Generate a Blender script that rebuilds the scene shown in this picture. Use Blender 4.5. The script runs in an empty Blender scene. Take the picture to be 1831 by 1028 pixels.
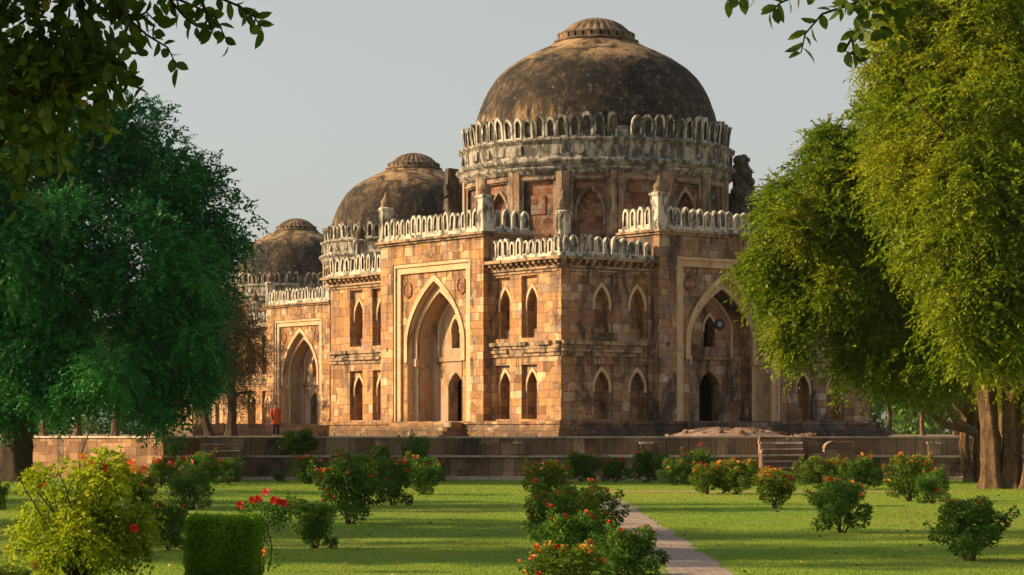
import bpy, math, random
import numpy as np
from mathutils import Vector, Matrix
R = math.radians
PI = math.pi
sc = bpy.context.scene
col = sc.collection
random.seed(7)
rng = np.random.default_rng(11)

# ------------------------------------------------------------------ camera, sky, sun, exposure
FPX = 4417.0; CX = 915.5; HY = 775.0; EYE = 1.6
cam = bpy.data.objects.new('camera', bpy.data.cameras.new('camera'))
col.objects.link(cam); sc.camera = cam
cam.location = (0, 0, EYE); cam.rotation_euler = (R(90), 0, 0)
cam.data.sensor_width = 36; cam.data.lens = 36 * FPX / 1831.0
cam.data.shift_y = (HY - 514.0) / 1831.0
cam.data.clip_start = 0.5; cam.data.clip_end = 6000

SUN_EL = R(24); SUN_DIR = Vector((-1.0, 0.05, math.tan(SUN_EL))).normalized()
w = bpy.data.worlds.new("World"); sc.world = w; w.use_nodes = True
wt = w.node_tree; bg = wt.nodes['Background']
sky = wt.nodes.new('ShaderNodeTexSky'); sky.sky_type = 'NISHITA'; sky.sun_disc = False
sky.sun_elevation = SUN_EL; sky.sun_rotation = math.atan2(SUN_DIR.x, SUN_DIR.y)
sky.air_density = 1.0; sky.dust_density = 1.6; sky.ozone_density = 1.5; sky.altitude = 200
hs = wt.nodes.new('ShaderNodeHueSaturation'); hs.inputs['Saturation'].default_value = 0.34
hz_ = wt.nodes.new('ShaderNodeMix'); hz_.data_type = 'RGBA'; hz_.blend_type = 'MULTIPLY'; hz_.inputs[0].default_value = 1.0
hz_.inputs[7].default_value = (1.055, 1.02, 0.94, 1)   # dusty air
wt.links.new(sky.outputs[0], hs.inputs['Color']); wt.links.new(hs.outputs[0], hz_.inputs[6]); wt.links.new(hz_.outputs[2], bg.inputs['Color'])
bg.inputs['Strength'].default_value = 0.073
sl = bpy.data.lights.new('sun', 'SUN'); sl.energy = 4.6; sl.angle = R(0.6); sl.color = (1.0, 0.70, 0.36)
so = bpy.data.objects.new('sun', sl); col.objects.link(so)
so.rotation_euler = (-SUN_DIR).to_track_quat('-Z', 'Y').to_euler()
sc.view_settings.view_transform = 'Standard'; sc.view_settings.look = 'None'
sc.view_settings.exposure = 0.92; sc.view_settings.gamma = 1.0
sc.cycles.max_bounces = 6; sc.cycles.diffuse_bounces = 3; sc.cycles.transmission_bounces = 3
sc.cycles.transparent_max_bounces = 4; sc.cycles.glossy_bounces = 2
sc.cycles.use_denoising = True

def P(px, py, Z):
    return Vector(((px - CX) / FPX * Z, Z, EYE + (HY - py) / FPX * Z))
def ZG(py, z=0.0):
    return (EYE - z) * FPX / (py - HY)

# ------------------------------------------------------------------ helpers: objects
def tag(o, label=None, cat=None, group=None, kind=None):
    if label: o['label'] = label
    if cat: o['category'] = cat
    if group: o['group'] = group
    if kind: o['kind'] = kind
    return o
def empty(name, loc=(0, 0, 0), rz=0.0):
    o = bpy.data.objects.new(name, None); o.empty_display_size = .3
    col.objects.link(o); o.location = loc; o.rotation_euler = (0, 0, rz); return o
def link(name, me, parent=None, loc=None, rot=None, scale=None):
    o = bpy.data.objects.new(name, me); col.objects.link(o)
    if parent: o.parent = parent
    if loc is not None: o.location = loc
    if rot is not None: o.rotation_euler = rot
    if scale is not None: o.scale = scale
    return o
def children_map():
    m = {}
    for o in bpy.data.objects:
        if o.parent: m.setdefault(o.parent, []).append(o)
    return m
def copy_tree(o, parent=None, cm=None):
    if cm is None: cm = children_map()
    c = o.copy(); col.objects.link(c)
    if parent: c.parent = parent
    for ch in cm.get(o, []): copy_tree(ch, c, cm)
    return c

# ------------------------------------------------------------------ helpers: mesh builder
class MB:
    def __init__(s): s.v = []; s.f = []; s.m = []; s.sm = []
    def face(s, pts, mi=0, smooth=False):
        b = len(s.v); s.v.extend([tuple(p) for p in pts]); s.f.append(list(range(b, b + len(pts)))); s.m.append(mi); s.sm.append(smooth)
    def grid(s, rows, mi=0, smooth=True, closed=False):
        b = len(s.v); n = len(rows[0])
        for r in rows: s.v.extend([tuple(p) for p in r])
        for i in range(len(rows) - 1):
            for j in range(n if closed else n - 1):
                j2 = (j + 1) % n
                s.f.append([b + i*n + j, b + i*n + j2, b + (i+1)*n + j2, b + (i+1)*n + j]); s.m.append(mi); s.sm.append(smooth)
    def lathe(s, prof, n=64, c=(0, 0), a0=0, mi=0, smooth=True, wob=None):
        rows = []
        for (r, z) in prof:
            row = []
            for k in range(n):
                a = a0 + 2*PI*k/n; rr = r * (wob(a, z) if wob else 1)
                row.append((c[0] + rr*math.cos(a), c[1] + rr*math.sin(a), z))
            rows.append(row)
        s.grid(rows, mi, smooth, True)
    def box(s, x0, x1, y0, y1, z0, z1, M=None, mi=0, jit=0.0):
        p = [(x0,y0,z0),(x1,y0,z0),(x1,y1,z0),(x0,y1,z0),(x0,y0,z1),(x1,y0,z1),(x1,y1,z1),(x0,y1,z1)]
        if jit: p = [(a+random.uniform(-jit,jit), b+random.uniform(-jit,jit), c+random.uniform(-jit,jit)) for a,b,c in p]
        if M: p = [tuple(M @ Vector(q)) for q in p]
        b = len(s.v); s.v.extend(p)
        for f in ((0,3,2,1),(4,5,6,7),(0,1,5,4),(1,2,6,5),(2,3,7,6),(3,0,4,7)):
            s.f.append([b+i for i in f]); s.m.append(mi); s.sm.append(False)
    def tube(s, pts, rad, n=8, mi=0, lump=0.0):
        rows = []; pts = [Vector(p) for p in pts]
        for i, p in enumerate(pts):
            d = (pts[min(i+1, len(pts)-1)] - pts[max(i-1, 0)]).normalized()
            a = Vector((0, 1, 0)) if abs(d.y) < .9 else Vector((1, 0, 0))
            u = d.cross(a).normalized(); v = d.cross(u)
            rows.append([p + (u*math.cos(2*PI*k/n) + v*math.sin(2*PI*k/n)) * rad[i] * (1 + lump*math.sin(k*2.4+i*1.3+p.x)) for k in range(n)])
        s.grid(rows, mi, True, True)
        s.face(rows[-1][::-1], mi)
    def ell(s, c, r, n=12, mi=0):
        rows = []
        for i in range(n//2 + 1):
            t = PI * i/(n//2)
            rows.append([(c[0]+r[0]*math.sin(t)*math.cos(2*PI*k/n), c[1]+r[1]*math.sin(t)*math.sin(2*PI*k/n), c[2]+r[2]*math.cos(t)) for k in range(n)])
        s.grid(rows, mi, True, True)
    def mesh(s, name, mats):
        me = bpy.data.meshes.new(name); me.from_pydata(s.v, [], s.f); me.update()
        for m in (mats if isinstance(mats, (list, tuple)) else [mats]): me.materials.append(m)
        me.polygons.foreach_set('material_index', s.m); me.polygons.foreach_set('use_smooth', s.sm)
        uv = me.uv_layers.new(name='UVMap').data
        co = np.array(s.v, dtype=float)
        buf = np.zeros((len(me.loops), 2)); 
        for p in me.polygons:
            nx, ny, nz = p.normal
            ids = list(p.vertices); c = co[ids]; ls = p.loop_start
            if abs(nz) > .8: buf[ls:ls+len(ids)] = c[:, :2]
            else:
                l = math.hypot(nx, ny) or 1; tx, ty = -ny/l, nx/l
                buf[ls:ls+len(ids), 0] = c[:, 0]*tx + c[:, 1]*ty; buf[ls:ls+len(ids), 1] = c[:, 2]
        uv.foreach_set('uv', buf.ravel()); return me
    def build(s, name, mats, parent=None, **k):
        return link(name, s.mesh(name, mats), parent, **k)

# ------------------------------------------------------------------ helpers: materials
class NT:
    def __init__(s, name):
        s.m = bpy.data.materials.new(name); s.m.use_nodes = True; s.t = s.m.node_tree
        s.bs = s.t.nodes['Principled BSDF']; s.bs.inputs['Roughness'].default_value = .9
        s.bs.inputs['Specular IOR Level'].default_value = .2
    def n(s, ty, ins=None, **at):
        nd = s.t.nodes.new('ShaderNode' + ty)
        for k, v in at.items(): setattr(nd, k, v)
        for k, v in (ins or {}).items():
            i = nd.inputs[k]
            if hasattr(v, 'bl_idname') and 'Socket' in v.bl_idname: s.t.links.new(v, i)
            else: i.default_value = v
        return nd
    def tc(s, k='Object'): return s.n('TexCoord').outputs[k]
    def mapping(s, vec, scale=(1,1,1), loc=(0,0,0)): return s.n('Mapping', {'Vector': vec, 'Scale': scale, 'Location': loc}).outputs[0]
    def noise(s, vec, scale, detail=5, rough=.6, dist=0.0): return s.n('TexNoise', {'Vector': vec, 'Scale': scale, 'Detail': detail, 'Roughness': rough, 'Distortion': dist}).outputs[0]
    def ramp(s, fac, stops, interp='LINEAR'):
        nd = s.n('ValToRGB', {'Fac': fac}); cr = nd.color_ramp; cr.interpolation = interp
        while len(cr.elements) < len(stops): cr.elements.new(.5)
        for e, (p, c) in zip(cr.elements, stops):
            e.position = p; e.color = (*c, 1) if isinstance(c, tuple) else (c, c, c, 1)
        return nd.outputs[0]
    def mix(s, fac, a, b, mode='MIX'):
        nd = s.n('Mix', data_type='RGBA', blend_type=mode)
        for i, v in ((0, fac), (6, a), (7, b)):
            if hasattr(v, 'bl_idname') and 'Socket' in v.bl_idname: s.t.links.new(v, nd.inputs[i])
            else: nd.inputs[i].default_value = ((*v, 1) if isinstance(v, tuple) else v)
        return nd.outputs[2]
    def math(s, op, a, b=0.0, c=None, clamp=False):
        nd = s.n('Math', operation=op, use_clamp=clamp)
        for i, v in enumerate((a, b, c)):
            if v is None: continue
            if hasattr(v, 'bl_idname'): s.t.links.new(v, nd.inputs[i])
            else: nd.inputs[i].default_value = v
        return nd.outputs[0]
    def out(s, color, bump=None, bstr=.3, bdist=.02, rough=None):
        s.t.links.new(color, s.bs.inputs['Base Color'])
        if bump is not None:
            b = s.n('Bump', {'Strength': bstr, 'Distance': bdist, 'Height': bump}); s.t.links.new(b.outputs[0], s.bs.inputs['Normal'])
        if rough is not None: s.bs.inputs['Roughness'].default_value = rough
        return s.m

def objvec(g):
    """object coordinates shifted by each object's own position, so copies do not repeat"""
    oi = g.n('ObjectInfo'); a = g.n('VectorMath', {0: oi.outputs['Random'], 1: (37.0, 17.0, 9.0)}, operation='MULTIPLY')
    return g.n('VectorMath', {0: g.tc('Object'), 1: a.outputs[0]}, operation='ADD').outputs[0]
def stone(name, ramp, bw=.52, rh=.36, mortar=(.10,.065,.045), stain=.5, stainc=(.05,.042,.038), msize=.012, damp=0.0, bump=.6, low=None):
    g = NT(name); ob = g.tc('Object'); uv = g.tc('UV')
    nz = g.n('TexNoise', {'Vector': ob, 'Scale': 1.5, 'Detail': 4.0}).outputs[1]
    off = g.n('VectorMath', {0: nz, 1: (.16, .13, 0)}, operation='MULTIPLY').outputs[0]
    vec = g.n('VectorMath', {0: uv, 1: off}, operation='ADD').outputs[0]
    def brick(bw, rh, sq, loc):
        v2 = g.mapping(vec, loc=loc)
        return g.n('TexBrick', {'Vector': v2, 'Color1': (0,0,0,1), 'Color2': (1,1,1,1), 'Mortar': (.5,.5,.5,1), 'Scale': 1.0, 'Mortar Size': msize,
                   'Mortar Smooth': .3, 'Bias': 0.0, 'Brick Width': bw, 'Row Height': rh}, offset=.5, squash=sq, squash_frequency=3)
    b1 = brick(bw, rh, .72, (.1, 0, 0)); b2 = brick(bw*1.38, rh*1.22, 1.3, (.33, .11, 0))
    msk = g.ramp(g.noise(ob, .55, 2, .5), [(.5, 0.0), (.505, 1.0)])
    rnd = g.mix(msk, b1.outputs[0], b2.outputs[0]); mor = g.mix(msk, b1.outputs[1], b2.outputs[1])
    c = g.ramp(rnd, ramp)
    fine = g.noise(ob, 9.0, 6, .7)
    c = g.mix(.55, c, g.ramp(fine, [(.3, .55), (.7, 1.35)]), 'MULTIPLY')
    big = g.noise(ob, .7, 4, .6)
    c = g.mix(.8, c, g.ramp(big, [(.36, (.68, .66, .68)), (.5, (.95, .93, .93)), (.64, (1.22, 1.12, 1.0))]), 'MULTIPLY')
    c = g.mix(g.math('MULTIPLY', mor, .8), c, mortar)
    st = g.noise(g.mapping(ob, (1, 1, .38)), .8, 8, .68, .6)
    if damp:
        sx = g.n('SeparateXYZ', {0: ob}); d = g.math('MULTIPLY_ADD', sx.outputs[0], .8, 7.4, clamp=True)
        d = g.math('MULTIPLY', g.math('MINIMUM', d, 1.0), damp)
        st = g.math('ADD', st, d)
    stf = g.ramp(st, [(.56, 0.0), (.64, stain)])
    c = g.mix(stf, c, stainc)
    sp = g.noise(ob, 3.5, 5, .8); c = g.mix(g.ramp(sp, [(.64, 0.0), (.69, .45)]), c, (.62, .55, .46))
    sp2 = g.noise(g.mapping(ob, (1,1,1), (5,3,1)), 2.6, 6, .8); c = g.mix(g.ramp(sp2, [(.62, 0.0), (.67, .6)]), c, stainc)
    if low:  # grime that creeps up from the ground
        sx = g.n('SeparateXYZ', {0: ob}); zz = g.math('MULTIPLY_ADD', sx.outputs[2], -1.0/low, 1.0)
        k = g.ramp(g.math('ADD', zz, g.math('MULTIPLY_ADD', g.noise(ob, 1.7, 5, .7), 1.6, -.8)), [(.35, 0.0), (.75, .7)]); c = g.mix(k, c, stainc)
    if damp > .04:  # run-off stains hanging from the two ledges, and blue-grey tint away from low local x
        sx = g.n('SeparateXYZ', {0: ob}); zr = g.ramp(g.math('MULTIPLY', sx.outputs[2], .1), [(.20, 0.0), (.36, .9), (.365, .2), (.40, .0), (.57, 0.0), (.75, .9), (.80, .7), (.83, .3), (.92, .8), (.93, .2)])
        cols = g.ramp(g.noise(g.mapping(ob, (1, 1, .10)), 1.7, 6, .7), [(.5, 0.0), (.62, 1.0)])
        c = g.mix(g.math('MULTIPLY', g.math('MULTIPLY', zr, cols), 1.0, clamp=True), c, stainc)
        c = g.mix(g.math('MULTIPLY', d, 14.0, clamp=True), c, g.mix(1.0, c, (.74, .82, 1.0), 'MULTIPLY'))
        pat = g.ramp(g.noise(g.mapping(ob, (1,1,1), (9,2,4)), .9, 7, .7), [(.6, 0.0), (.66, .7)]); c = g.mix(pat, c, (.33,.29,.25))
    h = g.math('SUBTRACT', g.math('MULTIPLY_ADD', rnd, .35, g.math('MULTIPLY', fine, .8)), g.math('MULTIPLY', mor, 1.0))
    return g.out(c, h, bump, .05)
def plaster(name, base, dark, lo=.5, hi=.62, amt=.8, sc_=2.2, dsp=False, warm=None):
    g = NT(name); ob = objvec(g) if dsp else g.tc('Object')
    n1 = g.noise(g.mapping(ob, (1, 1, .45)), sc_, 8, .7, .4)
    c = g.ramp(g.noise(ob, 6.0, 5, .7), [(.3, tuple(x*.7 for x in base)), (.7, base)])
    if warm: c = g.mix(g.ramp(g.noise(ob, 1.3, 4, .6), [(.45, 0.0), (.6, .7)]), c, warm)
    c = g.mix(g.ramp(n1, [(lo, 0.0), (hi, amt)]), c, dark)
    return g.out(c, g.noise(ob, 14.0, 6, .7), .5, .03)
def foliage(name, cols, trans=.35, sat=1.0, vary=.35, dead=None):
    """leaf material: a tint stored on every leaf picks its colour"""
    g = NT(name); a = g.n('Attribute', attribute_name='tint').outputs['Fac']
    c = g.ramp(a, cols)
    oi = g.n('ObjectInfo').outputs['Random']
    c = g.mix(vary, c, g.ramp(oi, [(0, (.75, .85, .8)), (.5, (1, 1, 1)), (1, (1.2, 1.1, .8))]), 'MULTIPLY')
    g.t.links.new(c, g.bs.inputs['Base Color']); g.bs.inputs['Roughness'].default_value = .55
    tr = g.n('BsdfTranslucent', {'Color': g.mix(.6, c, (.9, 1.0, .25), 'MULTIPLY')})
    mx = g.n('MixShader', {0: trans}); g.t.links.new(g.bs.outputs[0], mx.inputs[1]); g.t.links.new(tr.outputs[0], mx.inputs[2])
    g.t.links.new(mx.outputs[0], g.t.nodes['Material Output'].inputs['Surface']); return g.m
def simple(name, c, rough=.8, var=.3, scale=8.0, bump=.3):
    g = NT(name); n = g.noise(g.tc('Object'), scale, 6, .7)
    return g.out(g.ramp(n, [(.3, tuple(x*(1-var) for x in c)), (.7, tuple(min(1, x*(1+var)) for x in c))]), n, bump, .02, rough)

warm_ramp = [(0, (.22,.12,.062)), (.18, (.38,.205,.09)), (.34, (.47,.27,.115)), (.46, (.40,.20,.12)), (.58, (.34,.235,.16)), (.72, (.46,.25,.11)), (.86, (.52,.34,.18)), (1, (.62,.48,.31))]
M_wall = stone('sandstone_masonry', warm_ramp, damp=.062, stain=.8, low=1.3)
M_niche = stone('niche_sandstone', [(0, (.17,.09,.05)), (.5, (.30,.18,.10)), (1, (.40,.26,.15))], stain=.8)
M_iwan = plaster('worn_iwan_plaster', (.44,.33,.23), (.12,.08,.06), .52, .62, .8, 1.1, warm=(.40,.21,.10))
M_pale = plaster('pale_sandstone_trim', (.64,.48,.30), (.12,.085,.06), .55, .68, .7, 1.6, warm=(.52,.32,.17))
M_corn = plaster('weathered_cornice_stone', (.42,.29,.18), (.05,.045,.04), .48, .58, .85, 1.8, True)
M_white = plaster('stained_white_plaster', (.66,.60,.50), (.06,.06,.055), .47, .57, .88, 2.4, True)
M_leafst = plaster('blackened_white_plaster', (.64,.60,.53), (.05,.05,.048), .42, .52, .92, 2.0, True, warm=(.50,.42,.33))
M_leafin = plaster('blackened_plaster_recess', (.24,.20,.16), (.035,.035,.03), .36, .5, .9, 2.6, True)  # darker base paints recess shade into the leaf slabs, under black stains
M_whitein = plaster('stained_plaster_recess', (.44,.40,.34), (.04,.04,.038), .43, .54, .85, 3.0, True)  # stained plaster; its darker base also paints shade into merlon recesses
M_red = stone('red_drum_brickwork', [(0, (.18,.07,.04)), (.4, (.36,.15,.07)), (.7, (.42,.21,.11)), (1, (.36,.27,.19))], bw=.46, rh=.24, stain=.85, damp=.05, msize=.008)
M_drum = plaster('drum_plaster', (.40,.30,.21), (.055,.052,.05), .46, .58, .85, 1.5, warm=(.34,.19,.11))
M_dark = simple('dark_opening_stone', (.03,.025,.02))  # near-black paints the shade inside doorways and putlog holes
M_wallg = stone('garden_wall_slabs', [(0, (.15,.10,.07)), (.5, (.25,.165,.115)), (1, (.36,.26,.19))], bw=.62, rh=.83, stain=.75, stainc=(.03,.03,.027), msize=.016)
M_wallw = stone('warm_garden_wall', [(0, (.16,.09,.055)), (.5, (.29,.165,.095)), (1, (.38,.24,.15))], bw=.5, rh=.3, stain=.8)
M_cope = plaster('coping_stone', (.58,.48,.40), (.12,.10,.09), .5, .65, .7, 1.2)

def dome_mat():
    g = NT('weathered_dome_plaster'); ob = g.tc('Object'); sx = g.n('SeparateXYZ', {0: ob}); z = sx.outputs[2]
    ov = objvec(g)
    n = g.noise(ov, .45, 8, .7, .5); nf = g.noise(ov, 3.2, 8, .75); drip = g.noise(g.mapping(ov, (1.6, 1.6, .22)), 1.5, 6, .7)
    dark = g.ramp(nf, [(.36, (.016,.014,.013)), (.5, (.045,.036,.030)), (.64, (.12,.085,.058))])
    tan = g.ramp(nf, [(.3, (.27,.17,.09)), (.7, (.48,.33,.18))])
    top = g.math('MULTIPLY_ADD', z, .42, -7.35)           # 0 at 17.7 m, 1 at 20 m
    top = g.math('ADD', top, g.math('MULTIPLY_ADD', n, 1.6, -.8))
    bot = g.math('MULTIPLY_ADD', z, -.62, 9.55)           # fades out above the leaf ring
    bot = g.math('ADD', bot, g.math('MULTIPLY_ADD', drip, 4.2, -2.3))
    bot = g.math('ADD', bot, g.math('MULTIPLY_ADD', sx.outputs[0], -.16, -.35))  # more tan towards low local x
    f = g.math('MAXIMUM', g.ramp(top, [(.1, 0.0), (.5, 1.0)]), g.ramp(bot, [(.3, 0.0), (.8, .95)]))
    c = g.mix(f, dark, tan)
    mid = g.ramp(g.math('MULTIPLY_ADD', sx.outputs[0], -.04, n), [(.6, 0.0), (.85, .5)])
    c = g.mix(mid, c, (.13,.08,.045))
    blk = g.ramp(g.noise(g.mapping(ov, (1,1,.6), (3,7,1)), .8, 9, .72, .8), [(.45, 0.0), (.56, .92)]); c = g.mix(blk, c, (.018,.017,.017))
    spk = g.n('TexVoronoi', {'Vector': ov, 'Scale': 2.0}).outputs[0]
    c = g.mix(g.ramp(g.math('ADD', spk, g.math('MULTIPLY', nf, .6)), [(.33, .75), (.40, 0.0)]), c, (.42,.37,.30))
    c = g.mix(g.ramp(g.noise(ov, 1.6, 8, .82), [(.57, 0.0), (.64, .55)]), c, (.20,.19,.17))
    return g.out(c, g.math('ADD', nf, g.math('MULTIPLY', n, 2.0)), .6, .06)
M_dome = dome_mat()
M_cap = plaster('finial_stone', (.28,.19,.12), (.045,.038,.034), .44, .56, .85, 1.6, True)
# ------------------------------------------------------------------ the tombs
H = 9.5
def arch(wd, zs, za, n=9, k=.42):
    up = []
    for i in range(n + 1):
        u = math.cos(PI/2 * i/n)
        up.append((u, (1-k)*math.sqrt(max(0, 1-u*u)) + k*(1-u)))
    L = [(-wd*u, zs + (za-zs)*f) for u, f in up]
    return L + [(-x, z) for x, z in L[::-1][1:]]
def frame(N, half=H):
    N = Vector((N[0], N[1], 0)); T = Vector((-N.y, N.x, 0))
    return lambda u, z, d: T*u + N*(half + d) + Vector((0, 0, z))
def fquad(mb, F, u0, u1, z0, z1, d, mi=0): mb.face([F(u0,z0,d), F(u1,z0,d), F(u1,z1,d), F(u0,z1,d)], mi)
def panel(mb, F, u0, u1, z0, z1, c, wd, zs, za, zb, d, mi=0):
    if c - wd > u0: fquad(mb, F, u0, c-wd, z0, z1, d, mi)
    if c + wd < u1: fquad(mb, F, c+wd, u1, z0, z1, d, mi)
    if zb > z0: fquad(mb, F, c-wd, c+wd, z0, zb, d, mi)
    a = arch(wd, zs, za)
    for (xa, ya), (xb, yb) in zip(a, a[1:]):
        mb.face([F(c+xa,ya,d), F(c+xb,yb,d), F(c+xb,z1,d), F(c+xa,z1,d)], mi)
def apath(c, wd, zs, za, zb): return [(c-wd, zb)] + [(c+x, z) for x, z in arch(wd, zs, za)] + [(c+wd, zb)]
def reveal(mb, F, path, d0, d1, mi=0, sill=True):
    pp = path + ([path[0]] if sill else [])
    for (xa, za), (xb, zb) in zip(pp, pp[1:]): mb.face([F(xa,za,d0), F(xb,zb,d0), F(xb,zb,d1), F(xa,za,d1)], mi)
def fill(mb, F, c, wd, zs, za, zb, d, mi=0):
    fquad(mb, F, c-wd, c+wd, zb, zs, d, mi); a = arch(wd, zs, za)
    for (xa, ya), (xb, yb) in zip(a, a[1:]): mb.face([F(c+xa,zs,d), F(c+xb,zs,d), F(c+xb,yb,d), F(c+xa,ya,d)], mi)
def ring(mb, F, c, wi, zs, zi, wo, zo, zb, df, db, mi=0):
    a = apath(c, wi, zs, zi, zb); b = apath(c, wo, zs, zo, zb)
    for i in range(len(a)-1):
        mb.face([F(*a[i],df), F(*a[i+1],df), F(*b[i+1],df), F(*b[i],df)], mi)
        mb.face([F(*b[i],df), F(*b[i+1],df), F(*b[i+1],db), F(*b[i],db)], mi)
        mb.face([F(*a[i],df), F(*a[i+1],df), F(*a[i+1],db), F(*a[i],db)], mi)
    for p, q in ((a[0], b[0]), (a[-1], b[-1])): mb.face([F(*p,df), F(*q,df), F(*q,db), F(*p,db)], mi)
def fbox(mb, F, u0, u1, z0, z1, d0, d1, mi=0, jit=0.0):
    j = lambda: random.uniform(-jit, jit) if jit else 0
    p = [F(u+j(), z+j(), d+j()) for z in (z0, z1) for (u, d) in ((u0,d0),(u1,d0),(u1,d1),(u0,d1))]
    b = len(mb.v); mb.v.extend([tuple(q) for q in p])
    for f in ((0,3,2,1),(4,5,6,7),(0,1,5,4),(1,2,6,5),(2,3,7,6),(3,0,4,7)):
        mb.f.append([b+i for i in f]); mb.m.append(mi); mb.sm.append(False)

def merlon_mesh(name, wd, h, th=.16, lean=0.0, mats=None):
    """pointed leaf slab with a raised rim and a sunk middle; faces -Y"""
    m = MB(); F = lambda u, z, d: (u, -d - lean*(z/h)**2, z)
    pa = lambda w_, zs, za, zb: [(-w_, zb)] + arch(w_, zs, za, k=.14) + [(w_, zb)]
    out = pa(wd, h*.66, h, 0); inn = pa(wd*.56, h*.62, h*.86, h*.12)
    n = len(out)
    for i in range(n-1):
        m.face([F(*inn[i], th/2), F(*inn[i+1], th/2), F(*out[i+1], th/2), F(*out[i], th/2)], 0)
        m.face([F(*out[i], th/2), F(*out[i+1], th/2), F(*out[i+1], -th/2), F(*out[i], -th/2)], 0)
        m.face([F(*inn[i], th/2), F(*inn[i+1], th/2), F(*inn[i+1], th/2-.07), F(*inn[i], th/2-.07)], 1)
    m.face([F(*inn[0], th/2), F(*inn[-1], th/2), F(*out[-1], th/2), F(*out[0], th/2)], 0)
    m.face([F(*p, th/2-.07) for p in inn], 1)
    m.face([F(*p, -th/2) for p in out], 1)
    return m.mesh(name, mats or [M_white, M_whitein])
ME_merlon = merlon_mesh('merlon', .21, .86)
ME_merlon2 = merlon_mesh('merlon', .205, .92)
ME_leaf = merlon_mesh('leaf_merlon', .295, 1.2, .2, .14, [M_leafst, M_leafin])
def bracket_mesh():
    m = MB(); pr = [(0,0), (.12,.02), (.2,.12), (.32,.16), (.36,.3), (0,.3)]
    for i in range(len(pr)):
        a, b = pr[i], pr[(i+1) % len(pr)]
        m.face([(-.08,-a[0],a[1]), (.08,-a[0],a[1]), (.08,-b[0],b[1]), (-.08,-b[0],b[1])])
    m.face([(-.08,-a,b) for a, b in pr]); m.face([(.08,-a,b) for a, b in pr])
    return m.mesh('bracket', M_corn)
ME_bracket = bracket_mesh()
def turret(parent, x, y, z, h, r=.34, square=False, name='turret'):
    t = MB(); n = 4 if square else 8; a0 = PI/4 if square else PI/8; k = 1.25 if square else 1
    t.lathe([(r*1.25*k,0),(r*1.25*k,.12),(r*k,.16),(r*k*.97,h*.62),(r*1.2*k,h*.64),(r*1.28*k,h*.68),(r*1.0*k,h*.70)], n, a0=a0, smooth=False)
    for q in range(n):   # raised corner strips
        a = a0 + 2*PI*q/n; t.box(-.035,.035,-.035,.035,.14,h*.63, Matrix.Translation((r*k*math.cos(a), r*k*math.sin(a), 0)) @ Matrix.Rotation(a,4,'Z'))
    t.face([(r*k*math.cos(a0+2*PI*q/n), r*k*math.sin(a0+2*PI*q/n), h*.7) for q in range(n)])
    o = t.build(name, M_white, parent, loc=(x, y, z))
    f = MB()
    f.lathe([(r*.8,0),(r*.95,.06),(r*.7,.14),(r*.78,h*.07),(r*.85,h*.10),(r*.66,h*.16),(r*.38,h*.21),(r*.30,h*.23),(r*.34,h*.25),(.03,h*.31),(0,h*.315)], 12,
            wob=lambda a, z: 1 + .07*math.cos(6*a))
    f.build('finial', M_cap, o, loc=(0, 0, h*.7), rot=(0, 0, .3))
    return o

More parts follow.
